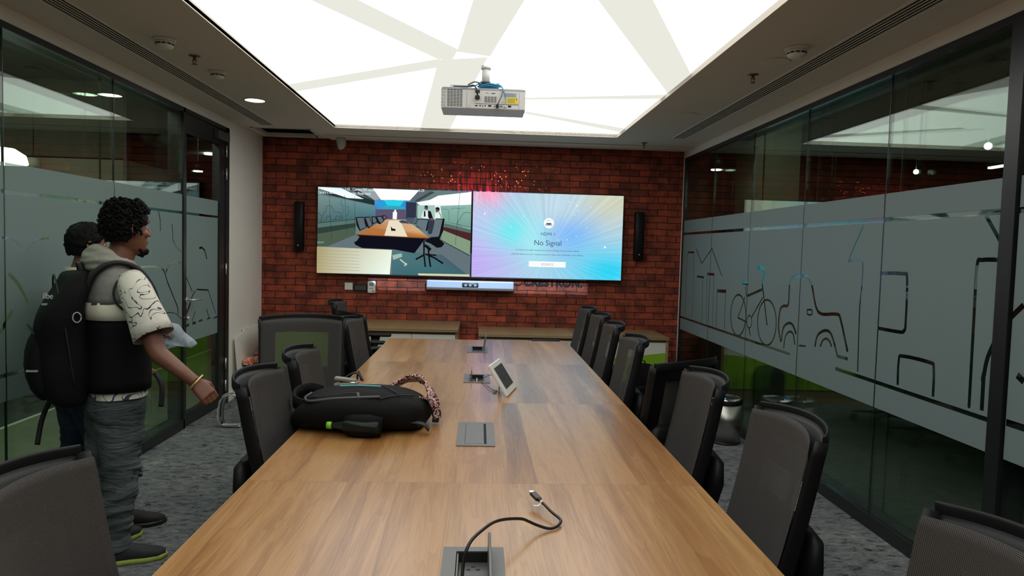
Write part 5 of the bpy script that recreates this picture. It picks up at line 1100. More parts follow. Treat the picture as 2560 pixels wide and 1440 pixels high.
def backpack_table():
    t = thing('backpack', 'black backpack lying on the table with a patterned strap', 'backpack', (-0.50, 3.06, TZ)); t.rotation_euler = (0, 0, -.05)
    # lying on its back panel: length along x (top of the pack at -x), width along y
    m = MB(); prof = [(-.270, .05, .035, .045), (-.26, .11, .055, .055), (-.235, .150, .075, .072), (-.18, .175, .090, .088), (-.10, .190, .098, .096), (.0, .200, .101, .100), (.10, .200, .099, .099), (.18, .190, .092, .092), (.24, .170, .080, .080), (.275, .14, .062, .065), (.285, .09, .040, .050)]
    rings = []
    for x, hw, hh, cz in prof:
        rg = []
        for i in range(40):
            q = 2*math.pi*i/40; c, s_ = math.cos(q), math.sin(q); e = 2/2.7; yy = hw*math.copysign(abs(c)**e, c); zz = hh*math.copysign(abs(s_)**(2/2.3), s_)
            rg.append((x+.02*c*c*(1 if c > 0 else -1), yy, max(.001, (cz+zz*(1.0 if s_ > 0 else .97))*.86)))
        rings.append(rg)
    m.loft(rings); b = m.build('body', 'black_fabric', t, smooth=True); nudge(b, .016, (7, 7, 9), seed=5)
    for v in b.data.vertices: v.co.z = max(v.co.z, .001)
    subsurf(b, 1)
    def top(x, y, up=.002):
        # height of the shell at x,y
        for (xa, wa, ha, ca), (xb, wb, hb, cb) in zip(prof, prof[1:]):
            if xa <= x <= xb:
                f = (x-xa)/(xb-xa); hw, hh, cz = wa+(wb-wa)*f, ha+(hb-ha)*f, ca+(cb-ca)*f
                k = min(1, abs(y)/hw); return (cz+hh*(1-k**2.7)**(1/2.3))*.86+up
        return .05
    # front pocket panel with its seam, piping and zips
    m = MB(); m.tube([(x, y, top(x, y, .004)) for x, y in [(-.20, -.05), (-.215, -.09), (-.18, -.145), (-.08, -.155), (.05, -.150), (.11, -.14)]], .006, seg=8, smooth_n=5); m.build('zip', 'zip_grey', t)
    m = MB(); m.tube([(x, y, top(x, y, .003)) for x, y in [(-.20, -.04), (-.20, -.10), (-.05, -.12), (.02, -.12)]], .0035, seg=8, smooth_n=5); m.tube([(x, y, top(x, y, .002)) for x, y in [(.09, .02), (.13, -.03), (.18, -.08)]], .003, seg=6, smooth_n=4); m.tube([(x, y, top(x, y, .002)) for x, y in [(.11, -.15), (.18, -.09), (.235, -.03)]], .003, seg=6, smooth_n=4); m.build('seam', 'black_webbing', t)
    m = MB(); m.strap([(x, -.01-.02*abs(x+.02), top(x, -.01, .005)) for x in (-.09, -.03, .03, .09)], .010, .002, (0, 1, .4)); m.build('teal_trim', 'teal', t)
    m = MB(); m.ell((-.055, .085, top(-.055, .085, .003)), (.013, .008, .004)); m.build('badge', 'white_plastic', t)
    m = MB(); m.strap([(.012, -.125, top(.012, -.125, .008)), (.02, -.145, top(.02, -.145, .008)), (.026, -.165, top(.026, -.165, .006)-.01)], .012, .003, (1, 0, 0)); m.build('zip_puller', 'zip_grey', t)
    # carry loop and lid at the top end
    m = MB(); m.strap([(-.20, .12, .12), (-.25, .10, .135), (-.285, .02, .13), (-.27, -.06, .11), (-.22, -.09, .10)], .05, .012, (0, 0, 1)); m.build('collar', 'black_fabric', t, smooth=True)
    m = MB(); m.strap([(-.14, .17, .14), (-.11, .19, .175), (-.06, .19, .195), (-.03, .18, .16)], .02, .005, (0, 1, .2)); m.tube([(-.06, .19, .16), (-.055, .2, .20), (-.04, .19, .16)], .005, seg=6, smooth_n=4); m.build('grab_handle', 'black_webbing', t)
    m = MB(); m.box((-.105, .16, .168), (.10, .035, .016), Matrix.Rotation(.1, 3, 'Y'), bevel=.005); m.box((-.10, .16, .150), (.11, .04, .012), Matrix.Rotation(-.1, 3, 'Y'), bevel=.004); m.build('strap_pad', 'hood_grey', t)
    # shoulder straps at the right end
    m = MB(); m.strap([(.06, .17, .115), (.12, .19, .145), (.19, .20, .175), (.25, .19, .165), (.29, .15, .12), (.31, .10, .06)], .06, .012, [(0, 1, -.3), (0, 1, -.5), (0, 1, -.7), (.3, .6, -.7), (.5, .3, -.6), (.6, .3, -.4)]); m.build('shoulder_strap', 'print_strap', t, smooth=True).data['x'] = 1
    m = MB(); m.strap([(.24, .05, .115), (.29, .05, .115), (.325, .05, .075), (.335, .04, .03)], .055, .012, [(0, 1, -.2), (0, 1, -.3), (.2, .8, -.3)]); m.build('shoulder_strap', 'print_strap', t, smooth=True)
    m = MB(); m.tube([(.325+.018*math.cos(a), .06, .045+.022*math.sin(a)) for a in [k*math.pi/6 for k in range(13)]], .004, seg=6); m.box((.322, .06, .018), (.03, .03, .02), bevel=.004); m.build('buckle', 'black_rubber', t)
    m = MB(); m.strap([(.24, -.12, .05), (.29, -.13, .045), (.315, -.13, .02)], .035, .006, (0, 1, 0)); m.build('side_tab', 'black_webbing', t)
    # side pocket mesh
    m = MB(); m.limb([(-.02, -.196, .05), (.02, -.205, .05), (.08, -.206, .05), (.13, -.196, .045)], [(.040, .022), (.046, .030), (.048, .030), (.040, .020)], side=(0, 0, 1), seg=16); m.build('side_pocket', 'black_fabric', t, smooth=True)
    bt = thing('water_bottle', 'clear water bottle with a lime green cap in the backpack side pocket', 'bottle', (-0.545, 2.845, TZ+.052)); bt.rotation_euler = (0, 0, -.05)
    m = MB(); m.tube([(-.035, 0, 0), (-.02, 0, 0), (-.0, 0, 0), (.02, 0, 0), (.06, 0, 0), (.15, -.004, -.004), (.16, -.004, -.004)], [.0115, .0115, .016, .022, .025, .025, .020], seg=20); m.build('bottle_body', 'bottle_plastic', bt)
    m = MB(); m.cyl((-.055, 0, 0), (-.035, 0, 0), .0145, seg=20); m.build('cap', 'lime', bt)
backpack_table()
# ================================================================ PROJECTOR
t = thing('projector', 'white ceiling projector with grey top and blue cables above the table', 'projector', (0.003, 4.45, 2.448))
# front face of the body (its rear panel towards the camera) at y = 0
m = MB(); m.b2(-.262, .262, 0, .33, -.045, .072, bevel=.006); m.build('body', 'white_plastic', t)
m = MB(); m.loft([[(-.262, .0, -.045), (.262, .0, -.045), (.262, .33, -.045), (-.262, .33, -.045)], [(-.248, .012, -.088), (.248, .012, -.088), (.24, .32, -.056), (-.24, .32, -.056)]]); m.build('lower_cover', 'grey_plastic', t, smooth=False)
m = MB(); m.loft([[(-.262, -.001, .070), (.262, -.001, .070), (.262, .33, .070), (-.262, .33, .070)], [(-.255, .004, .082), (.255, .004, .082), (.25, .32, .082), (-.25, .32, .082)]]); m.build('upper_trim', 'grey_plastic', t, smooth=False)
m = MB()
for k in range(12):
    z = -.033+k*.0088
    for j in range(5): m.b2(-.226+j*.0195, -.2095+j*.0195, -.0012, .004, z, z+.0045)
m.build('vent_grille', 'dark_grey', t)
m = MB()
for k in range(12): z = -.034+k*.0088; m.b2(-.2635, -.235, -.001, .02, z, z+.0016)
m.build('vent_grille', 'graphite', t)
m = MB()
for k in range(7):
    for j in range(4): m.b2(.006+j*.0195, .0225+j*.0195, -.0012, .004, -.003+k*.0055, .000+k*.0055)
m.build('vent_grille', 'graphite', t)
m = MB(); m.b2(-.105, -.1038, -.0012, .002, -.04, .066); m.b2(.222, .2232, -.0012, .002, -.04, .066); m.build('panel_seam', 'grey_plastic', t)
m = MB(); m.b2(-.052, .219, -.0012, .002, -.014, -.011); m.build('panel_seam', 'graphite', t)
m = MB(); m.b2(-.052, -.024, -.002, .004, .052, .071); m.b2(-.053, -.023, -.030, .004, .013, .036, bevel=.006); pp = m.build('power_plug', 'black_metal', t)
for x, w, h in ((-.044, .016, .006), (-.020, .009, .008), (-.004, .007, .007), (.012, .008, .008), (.040, .020, .009), (.067, .006, .006), (.112, .014, .006), (.164, .020, .010)):
    m = MB(); m.b2(x-w/2, x+w/2, -.0025, .002, -.028, -.028+h, bevel=.0008); m.build('port', 'void' if w > .015 else 'dark_grey', t)
m = MB(); m.b2(.077, .097, -.028, .002, -.034, -.016, bevel=.004); m.build('plug', 'black_rubber', t); m = MB(); m.b2(.132, .141, -.022, .002, -.030, -.018, bevel=.001); m.build('plug', 'white_plastic', t)
m = MB(); m.b2(.145, .214, -.0014, .002, -.006, .030); yl = m.build('warning_label', 'yellow_label', t); m = MB()
for k in range(5): m.b2(.149, .196, -.0018, -.0013, .000+k*.0055, .0015+k*.0055)
m.b2(.203, .209, -.0018, -.0013, .018, .026); m.build('label_print', 'dark_grey', yl)
m = MB(); m.b2(.110, .132, -.0014, .002, -.0005, .004); m.build('warning_label', 'yellow_label', t)
m = MB(); m.b2(.130, .205, -.0013, .002, .034, .058); lb = m.build('rating_label', 'silver', t)
m = MB(); 
for k in range(3): m.b2(.133, .190, -.0017, -.0012, .039+k*.006, .041+k*.006)
m.build('label_print', 'grey_plastic', lb)
m = MB(); m.b2(.048, .072, -.0014, .002, .050, .055); m.build('model_mark', 'graphite', t)
m = MB(); m.poly([(.010, -.0014, .050), (.0235, -.0014, .058), (.0245, -.0014, .056), (.038, -.0014, .050), (.024, -.0014, .054)]); m.build('logo_mark', 'graphite', t)
m = MB(); m.b2(-.09, -.088, -.0012, .002, .030, .034); m.b2(-.101, -.078, -.0012, .002, -.038, -.012); m.build('mark', 'cream_plastic', t)
m = MB(); m.cyl((.12, .33, .0), (.12, .35, .0), .045, seg=32); m.build('lens', 'black_metal', t)
# mount
m = MB(); m.cyl((.012, .0+.10, .130), (.012, .10, .240), .0255, seg=28); m.build('pole', 'white_plastic', t)
m = MB(); m.cyl((.012, .10, .222), (.012, .10, .245), .031, seg=28); m.build('ceiling_flange', 'white_plastic', t)
m = MB(); m.cyl((.012, .10, .125), (.012, .10, .136), .030, seg=28); m.cyl((.012, .10, .08), (.012, .10, .13), .012); m.b2(-.06, .09, .09, .25, .082, .092, bevel=.003); m.build('mount_bracket', 'graphite', t)
m = MB(); m.b2(-.212, -.098, .05, .12, .082, .104, bevel=.002); m.build('network_box', 'white_plastic', t)
random.seed(3)
for k in range(9):
    m = MB(); a, b, z = random.uniform(.055, .080), random.uniform(.018, .05), .092+.0032*k
    dz = random.uniform(-.006, .006); m.tube([(.035+a*math.cos(q), .13+b*math.sin(q)-.03, z+dz*math.cos(q)+.004*math.sin(3*q)) for q in [2*math.pi*i/16 for i in range(17)]], .0036, seg=6, smooth_n=2); m.build('cable_coil', 'blue_cable', t)
for pts, r, mt in (([(.0, .15, .15), (-.02, .10, .13), (-.06, .06, .10), (-.12, .03, .092), (-.19, .02, .09)], .004, 'blue_cable'), ([(.01, .14, .15), (-.005, .10, .13), (-.03, .07, .11)], .004, 'blue_cable'), ([(-.19, .02, .09), (-.14, .0, .088), (-.10, .0, .09), (-.05, .02, .10)], .003, 'black_rubber'),
                   ([(-.10, .06, .105), (-.06, .06, .125), (-.02, .08, .12), (.02, .1, .10)], .005, 'grey_cable'), ([(-.09, .03, .095), (-.06, -.005, .095), (-.042, -.025, .065), (-.038, -.022, .036)], .005, 'black_rubber'),
                   ([(.07, .08, .11), (.10, .02, .105), (.118, -.012, .08), (.112, -.025, .04), (.095, -.03, .0), (.088, -.02, -.016)], .004, 'grey_cable'), ([(.08, .06, .11), (.105, .0, .10), (.122, -.015, .07), (.133, -.022, .03), (.137, -.018, -.018)], .0035, 'blue_cable'), ([(.115, -.01, .085), (.128, -.02, .05), (.134, -.024, .0), (.1365, -.02, -.018)], .002, 'white_plastic')):
    m = MB(); m.tube([V(p) for p in pts], r, seg=8, smooth_n=6); m.build('cable', mt, t)

for ch in t.children:
    if ch.name.split('.')[0] not in ('pole', 'ceiling_flange'): ch.rotation_euler.x = math.radians(5.5)
# ================================================================ PEOPLE
def person_body(name, P, skin, parent, vox=.0045):
    # P: joints and facing; one continuous skin surface
    m = MB(); F, Rr, U = P['F'], P['R'], V((0, 0, 1))
    side = Rr
    # torso with neck
    m.limb(P['spine'], P['spine_r'], side=side, seg=24, sup=2.3)
    m.limb(P['neck'], [(.062, .062), (.056, .060), (.054, .058)], side=side, seg=18)
    for arm in ('armR', 'armL'):
        m.limb(P[arm], [(.050, .056), (.050, .054), (.043, .047), (.041, .044), (.040, .043), (.031, .036), (.026, .030)][:len(P[arm])], side=(0, 0, 1), seg=16)
        m.ell(P[arm][0], (.058, .058, .058))
    for leg in ('legR', 'legL'):
        m.limb(P[leg], [(.085, .09), (.078, .085), (.056, .060), (.054, .060), (.040, .045), (.038, .042)][:len(P[leg])], side=side, seg=16)
    # head, in its own frame
    H, hf = P['head'], P['HF'].normalized(); hr = hf.cross(U).normalized(); hu = hr.cross(hf)
    Q = Matrix((hr, hf, hu)).transposed()
    def h(x, y, z): return H+hr*x+hf*y+hu*z
    s = P.get('hs', 1.0)
    prof = [(-.112, .030, .018, .060, .020), (-.105, .026, .034, .052, .035), (-.085, .018, .050, .066, .055), (-.055, .010, .062, .078, .072), (-.02, .004, .070, .086, .086), (.02, 0, .075, .088, .094), (.055, -.002, .076, .086, .096), (.085, -.006, .069, .076, .088), (.105, -.008, .053, .058, .068), (.118, -.010, .028, .03, .036)]
    rings = []
    for z, cy, hw, fd, bd in prof:
        rings.append([h(hw*s*math.cos(q), (cy+(fd if math.sin(q) > 0 else bd)*math.sin(q)*.98)*s, z*s) for q in [2*math.pi*i/28 for i in range(28)]])
    m.loft(rings)
    m.ell(h(0, .070*s, -.088*s), (.026*s, .020*s, .020*s), Q)                     # chin
    m.limb([h(0, .083*s, .028*s), h(0, .094*s, .005*s), h(0, .108*s, -.018*s)], [.008*s, .010*s, .013*s], side=hr, seg=10)   # nose bridge to tip
    for sg in (-1, 1):
        m.ell(h(sg*.012*s, .096*s, -.022*s), (.010*s, .010*s, .008*s), Q, 2); m.ell(h(sg*.030*s, .076*s, .040*s), (.026*s, .012*s, .008*s), Q, 2); m.ell(h(sg*.042*s, .060*s, -.015*s), (.024*s, .020*s, .020*s), Q, 2)
        # ear: rim, lobe and bowl
        m.limb([h(sg*.078*s, -.004*s, -.030*s), h(sg*.084*s, -.014*s, -.012*s), h(sg*.090*s, -.026*s, .008*s), h(sg*.090*s, -.020*s, .028*s), h(sg*.082*s, -.006*s, .032*s), h(sg*.077*s, .002*s, .020*s)], [.007*s, .006*s, .006*s, .006*s, .006*s, .005*s], side=(0, 0, 1), seg=8); m.ell(h(sg*.076*s, -.010*s, .0), (.008*s, .014*s, .026*s), Q, 2)
    m.ell(h(0, .084*s, -.052*s), (.024*s, .012*s, .006*s), Q, 2); m.ell(h(0, .082*s, -.064*s), (.020*s, .012*s, .007*s), Q, 2)     # lips
    # hands
    for k in ('R', 'L'):
        if 'hand'+k not in P: continue
        w, d, n, th = P['hand'+k]       # wrist, direction of the palm, back-of-hand normal, thumb side
        d, n = V(d).normalized(), V(n).normalized(); sd = V(th)-d*V(th).dot(d); sd = (sd-n*sd.dot(n)).normalized(); Qh = Matrix((sd, d, n)).transposed(); w = V(w)
        def g(a, b, c): return w+sd*a+d*b+n*c
        m.limb([g(0, -.01, 0), g(0, .03, 0), g(0, .085, 0)], [(.026, .018), (.038, .017), (.040, .014)], side=sd, seg=14, sup=2.6)
        for j, (ox, ln) in enumerate(((.031, .040), (.011, .044), (-.010, .041), (-.030, .033))):
            cu = P.get('curl'+k, 1.0)
            a0 = g(ox, .082, 0); a1 = g(ox*.98, .082+ln*(1-.25*cu), -.012*cu); a2 = g(ox*.95, .082+ln*(1.1-.75*cu), -.040*cu); a3 = g(ox*.93, .082+ln*(1.4-1.5*cu), -.050*cu+.0)
            m.limb([a0, a1, a2, a3], [.0098, .0092, .0085, .0075], side=sd, seg=10)
        m.limb([g(.028, .020, -.005), g(.047, .048, -.016), g(.046, .075, -.030), g(.030, .094, -.040)], [.013, .011, .010, .008], side=n, seg=10)
    o = m.build(name, skin, parent); remesh(o, vox, 3)
    return o, h, Q, s
U = V((0, 0, 1))
# ---- the nearer man
A = thing('person', 'man in grey hooded vest and printed tee, black backpack, seen from behind', 'person', (-1.69, 3.38, 0))
F = V((.82, .57, 0)).normalized(); Rr = F.cross(U)
C = V((-1.70, 3.40, 0))
def a_(f, r, z): return C+F*f+Rr*r+U*z
def rel(o, L0):
    # put the geometry into the thing's own frame
    o.data.transform(Matrix.Translation(-L0)); return o
PA = dict(F=F, R=Rr, spine=[a_(-.01, 0, .82), a_(-.01, 0, .93), a_(0, 0, 1.06), a_(0, 0, 1.20), a_(-.01, 0, 1.33), a_(-.015, 0, 1.385), a_(-.01, 0, 1.43)],
          spine_r=[(.165, .105), (.160, .105), (.150, .105), (.170, .115), (.190, .100), (.15, .075), (.07, .06)], neck=[a_(-.01, 0, 1.40), a_(.01, 0, 1.45), a_(.03, 0, 1.51)],
          armR=[V((-1.560, 3.25, 1.330)), V((-1.500, 3.20, 1.245)), V((-1.440, 3.175, 1.10)), V((-1.425, 3.17, 1.06)), V((-1.405, 3.165, 1.025)), V((-1.310, 3.17, .950)), V((-1.258, 3.18, .905))],
          armL=[a_(-.01, -.195, 1.355), a_(.01, -.235, 1.25), a_(.02, -.250, 1.12), a_(.03, -.245, 1.09), a_(.05, -.235, 1.07), a_(.14, -.17, 1.05), a_(.17, -.13, 1.06)],
          legR=[a_(-.01, .080, .86), V((-1.665, 3.345, .65)), V((-1.665, 3.345, .46)), V((-1.667, 3.343, .42)), V((-1.675, 3.33, .14)), V((-1.678, 3.33, .07))],
          legL=[a_(-.01, -.075, .86), V((-1.770, 3.45, .65)), V((-1.795, 3.47, .46)), V((-1.80, 3.47, .42)), V((-1.835, 3.47, .14)), V((-1.84, 3.47, .07))],
          head=V((-1.662, 3.412, 1.572)), HF=V((.60, .80, .03)), hs=1.0,
          handR=(V((-1.255, 3.18, .903)), (.66, .05, -.72), (.55, -.75, .38), (.7, .35, .5)), handL=(a_(.175, -.125, 1.06), (.5, .8, .1), (.4, -.5, .7), (.2, -.2, 1)), curlR=1.0, curlL=.9)
body, h, Q, s = person_body('body', PA, 'skin', A); rel(body, A.location)
L0 = A.location
def A_build(m, name, mat, parent=None, smooth=True): 
    o = m.build(name, mat, parent or A, smooth=smooth); o.data.transform(Matrix.Translation(-L0)); return o
_e = thing('x', 'x', 'x'); 
def eyes_for(T, h, Q, s):
    for sg in (-1, 1):
        m = MB(); m.ell(h(sg*.030*s, .0690*s, .018*s), (.013*s, .010*s, .0085*s), Q, 2); e = m.build('eye', 'eye_white', T, smooth=True); e.data.transform(Matrix.Translation(-T.location))
        m = MB(); m.ell(h(sg*.030*s, .0780*s, .018*s), (.005*s, .002*s, .005*s), Q, 2); i = m.build('iris', 'iris', e, smooth=True); i.data.transform(Matrix.Translation(-T.location))
        m = MB(); m.limb([h(sg*.014*s, .092*s, .038*s), h(sg*.030*s, .090*s, .045*s), h(sg*.048*s, .076*s, .040*s)], [(.004*s, .004*s)]*3, side=(0, 0, 1), seg=8); b = m.build('eyebrow', 'hair', T, smooth=True); b.data.transform(Matrix.Translation(-T.location))
bpy.data.objects.remove(_e)
eyes_for(A, h, Q, s)
def hair_shell(T, h, s, front, low, puff, curls, seed, name='hair'):
    # cap over the skull plus many short curls
    random.seed(seed); m = MB(); rings = []
    n = 12
    for k in range(n+1):
        ph = math.pi*k/n; rings.append(None)
    R = []
    for j in range(27):
        t = j/26; row = []
        for i in range(96):
            q = 2*math.pi*i/96; sn = math.sin(q)     # sn 1 = front
            zlow = low + (front-low)*max(0, (sn+.35)/1.35)**.7 if sn > -.35 else low
            z = zlow+(.128-zlow)*math.sin(t*math.pi/2); w = math.sqrt(max(.0, 1-((z-.03)/.10)**2)) if z > .03 else 1-.10*((.03-z)/.12)**2
            hw, fd, bd = .080*w, .090*w, .102*w; pf = puff*(1 if z > .0 else .4)
            tp_ = .93+.07*min(1, j/3); hw *= tp_; fd *= tp_; bd *= tp_; row.append(h((hw+pf*.7)*math.cos(q)*s, (-.003+((fd+pf*.55) if sn > 0 else (bd+pf*.7))*sn)*s, (z+pf*t)*s))
        R.append(row)
    m.loft(R); 
    for k in range(curls):
        q = random.uniform(0, 2*math.pi); z = random.uniform(-.03, .135); w = math.sqrt(max(.02, 1-((z-.03)/.112)**2)) if z > .03 else 1
        sn = math.sin(q)
        if sn > .35 and z < front+.02: z = random.uniform(front+.02, .13); w = math.sqrt(max(.02, 1-((z-.03)/.112)**2))
        c = h((.082*w+puff*.8)*math.cos(q)*s, (-.003+(.094 if sn > 0 else .104)*w*sn+puff*.6*sn)*s, (z+puff)*s); r = random.uniform(.0035, .006)*(1+puff*12)
        ax = V((random.uniform(-1, 1), random.uniform(-1, 1), random.uniform(-1, 1))).normalized(); u = ax.orthogonal(); w2 = ax.cross(u); st = random.uniform(0, 6)
        m.tube([c+(u*math.cos(st+i*.9)+w2*math.sin(st+i*.9))*r+ax*i*.0012 for i in range(6)], .0030+.0012*random.random(), seg=5)
    o = m.build(name, 'hair', T, smooth=True); o.data.transform(Matrix.Translation(-T.location)); nudge(o, .007, (75, 75, 75), seed=seed); nudge(o, .004, (190, 190, 190), seed=seed); return o
hair_shell(A, h, s, .052, -.052, .014, 700, 4)
m = MB(); m.ell(h(0, .068, -.098), (.032, .026, .022), Q); m.limb([h(-.047, .030, -.082), h(-.028, .054, -.100), h(0, .068, -.110), h(.028, .054, -.100), h(.047, .030, -.082)], [(.008, .005), (.016, .009), (.018, .012), (.016, .009), (.008, .005)], side=(0, 0, 1), seg=12)
o = A_build(m, 'beard', 'hair'); nudge(o, .005, (70, 70, 70))
# jeans: two legs meeting at the seat
def jeans(T, P, mat, hipc, hr, waist, build, wr, seed):
    m = MB(); side = P['R']
    m.limb([hipc+U*(waist-.0), hipc+U*(waist-.08), hipc+U*(waist-.16), hipc+U*(waist-.21)], [(wr, wr*.70), (wr*1.06, wr*.78), (wr*1.02, wr*.76), (wr*.8, wr*.6)], side=side, seg=24, sup=2.4)
    for leg in ('legR', 'legL'):
        L_ = P[leg]; pts = [L_[0]-U*.02, L_[1], L_[2], L_[3]-U*.05, (L_[3]+L_[4])/2, L_[4], L_[4]-U*.07]
        k_ = P.get('slim', 1.0); m.limb(pts, [(.095*k_, .118*k_), (.092*k_, .104*k_), (.078*k_, .086*k_), (.074*k_, .083*k_), (.066*k_, .074*k_), (.050*k_, .060*k_), (.054*k_, .064*k_)], side=side, seg=24, sup=2.2)
    o = build(m, 'jeans', mat); remesh(o, .007, 6)
    for v in o.data.vertices:
        z = v.co.z; k = .5+.5*math.tanh((.62-z)*8); q = V((v.co.x*5, v.co.y*5, z*26+seed+noise.noise(V((v.co.x*6, v.co.y*6, z*5)))*2.5)); v.co += v.normal*(noise.noise(q)*(.006+.013*k))
    return o
jeans(A, PA, 'jeans', a_(-.015, 0, 0), Rr, .90, A_build, .165, 1)
# shoes
def shoe(build, heel, d, name, mat, sole, lace=False, ln=.275):
    d = V(d).normalized(); sd = d.cross(U); heel = V(heel)
    def g(a, b, c): return heel+d*a+sd*b+U*c
    m = MB(); k = ln/.275
    m.limb([g(-.005, 0, .045), g(.02*k, 0, .050), g(.07*k, 0, .056), g(.13*k, 0, .048), g(.19*k, .004, .038), g(.24*k, .006, .032), g(.272*k, .004, .026)], [(.022, .030), (.036, .042), (.038, .048), (.042, .038), (.048, .028), (.042, .022), (.018, .012)], side=sd, seg=20, sup=2.4)
    m.limb([g(.03*k, 0, .07), g(.035*k, 0, .11)], [(.032, .045), (.036, .050)], side=sd, seg=16)
    o = build(m, name, mat)
    m = MB(); out = [(-.012, 0), (-.002, .03), (.05*k, .038), (.12*k, .040), (.19*k, .052), (.25*k, .044), (.282*k, .012), (.275*k, -.02), (.23*k, -.043), (.17*k, -.046), (.10*k, -.038), (.04*k, -.036), (.0, -.028)]
    m.loft([[g(a, b, .001) for a, b in out], [g(a*1.01, b*1.03, .012+.010*max(0, a-.2)) for a, b in out], [g(a, b, .024+.010*max(0, a-.2)) for a, b in out]]); so = build(m, 'sole', sole, o)
    m = MB()
    if lace:
        for i in range(5): x = (.085+.022*i)*k; z = .098-.010*i; m.tube([g(x, -.024, z-.008), g(x+.008, 0, z+.002), g(x+.02, .024, z-.008)], .0022, seg=6); m.tube([g(x, .024, z-.008), g(x+.008, 0, z+.004), g(x+.02, -.024, z-.008)], .0022, seg=6)
        m.tube([g(.08*k, 0, .10), g(.06*k, -.05, .08), g(.09*k, -.055, .05), g(.10*k, -.03, .07)], .0022, seg=6, smooth_n=4); build(m, 'laces', 'lace', o)
    else:
        for i in range(6):
            for j in range(3):
                if (i+j) % 2: m.cyl(g(.10*k+.022*i, -.030-.004*j, .062-.006*i-.010*j), g(.10*k+.022*i, -.045-.004*j, .060-.006*i-.010*j), .0035, seg=6)
        build(m, 'vent_hole', 'void', o)
    return o
ra = PA['legR'][5]; la = PA['legL'][5]
shoe(A_build, (-1.735, 3.30, 0), (.88, .42, 0), 'shoe', 'shoe_dark', 'lime_rubber'); shoe(A_build, (la.x-.02, la.y-.03, 0), (.45, .89, 0), 'shoe', 'shoe_dark', 'lime_rubber')
# printed tee: torso tube with hem, sleeves
m = MB(); m.limb([a_(-.01, 0, .80), a_(-.01, 0, .90), a_(-.005, 0, 1.05), a_(-.0, 0, 1.20), a_(-.01, 0, 1.33), a_(-.015, 0, 1.40), a_(-.01, 0, 1.435)], [(.185, .130), (.180, .130), (.172, .128), (.188, .130), (.202, .112), (.150, .085), (.075, .066)], side=Rr, seg=32, sup=2.4, caps=False)
o = A_build(m, 'printed_tee', 'print_shirt'); nudge(o, .008, (14, 14, 9)); subsurf(o)
for arm, e in (('armR', V((-1.432, 3.172, 1.115))), ('armL', None)):
    P_ = PA[arm]; e = e or P_[2]
    m = MB(); m.limb([P_[0]+U*.012-Rr*(.03 if arm == 'armR' else -.03), P_[0]+(P_[1]-P_[0])*.35, P_[1], P_[1]+(e-P_[1])*.5, e+(e-P_[1])*.05], [(.060, .070), (.072, .080), (.074, .082), (.080, .084), (.084, .086)], side=F, seg=24, caps=False)
    o = A_build(m, 'sleeve', 'print_shirt'); nudge(o, .010, (13, 13, 13), seed=2); subsurf(o); md = o.modifiers.new('t', 'SOLIDIFY'); md.thickness = .003
# vest
m = MB(); m.limb([a_(-.01, 0, .835), a_(-.01, 0, .92), a_(-.005, 0, 1.06), a_(-.0, 0, 1.175)], [(.197, .146), (.195, .148), (.186, .146), (.196, .146)], side=Rr, seg=36, sup=2.5, caps=False)
o = A_build(m, 'vest_lower', 'black_fabric'); subsurf(o); md = o.modifiers.new('t', 'SOLIDIFY'); md.thickness = .012
m = MB(); m.limb([a_(-.0, 0, 1.165), a_(-.0, 0, 1.20), a_(-.003, 0, 1.25)], [(.200, .149), (.203, .148), (.206, .142)], side=Rr, seg=36, sup=2.5, caps=False); o = A_build(m, 'vest_middle', 'cream_cloth'); nudge(o, .006, (20, 20, 20)); md = o.modifiers.new('t', 'SOLIDIFY'); md.thickness = .010
m = MB(); m.limb([a_(-.003, 0, 1.245), a_(-.008, 0, 1.30), a_(-.012, 0, 1.355), a_(-.015, 0, 1.405), a_(-.012, 0, 1.440)], [(.207, .142), (.210, .132), (.200, .115), (.150, .095), (.09, .078)], side=Rr, seg=36, sup=2.4, caps=False); o = A_build(m, 'vest_yoke', 'vest_grey'); nudge(o, .006, (16, 16, 16)); subsurf(o); md = o.modifiers.new('t', 'SOLIDIFY'); md.thickness = .010
m = MB(); aR = PA['armR']; c0 = aR[0]+Rr*.012-U*.03
m.tube([c0+F*(.078*math.cos(q))+U*(.085*math.sin(q)-.01)-Rr*(.012*math.sin(q)) for q in [2*math.pi*k/20 for k in range(21)]], .005, seg=8); A_build(m, 'armhole_piping', 'black_webbing')
# hood lying round the neck
m = MB(); rings = []
for k in range(25):
    q = math.pi*(-.30+1.60*k/24)+math.pi; c, s_ = math.cos(q-math.pi/2), math.sin(q-math.pi/2)   # sweeps round the back from one collarbone to the other
    back = max(0, -math.sin(q-math.pi/2)) if False else max(0, math.cos((k/24-.5)*math.pi*1.25))
    ctr = a_(-.002-.070*math.cos((k/24-.5)*math.pi*1.5)-.02, .105*math.sin((k/24-.5)*math.pi*1.35), 1.415+.030*back)
    rr, rz = .028+.022*back, .034+.024*back
    rad = (ctr-a_(.0, 0, 1.43)); rad.z = 0; rad = rad.normalized()
    rings.append([ctr+rad*(rr*math.cos(p)+.012)+U*(rz*math.sin(p)-.3*rr*math.cos(p)) for p in [2*math.pi*i/18 for i in range(18)]])
m.loft(rings); o = A_build(m, 'hood', 'hood_grey'); remesh(o, .006, 3)
for v in o.data.vertices: v.co += v.normal*(noise.noise(V((v.co.x*9, v.co.y*9, v.co.z*38)))*.014)
# bangle
w = V(PA['handR'][0]); dd = (V((-1.258, 3.18, .905))-V((-1.310, 3.17, .950))).normalized(); u = dd.orthogonal().normalized(); w2 = dd.cross(u)
m = MB(); m.tube([w+dd*.004+(u*math.cos(q)+w2*math.sin(q))*.041 for q in [2*math.pi*k/24 for k in range(25)]], .0045, seg=8); A_build(m, 'bangle', 'bangle')
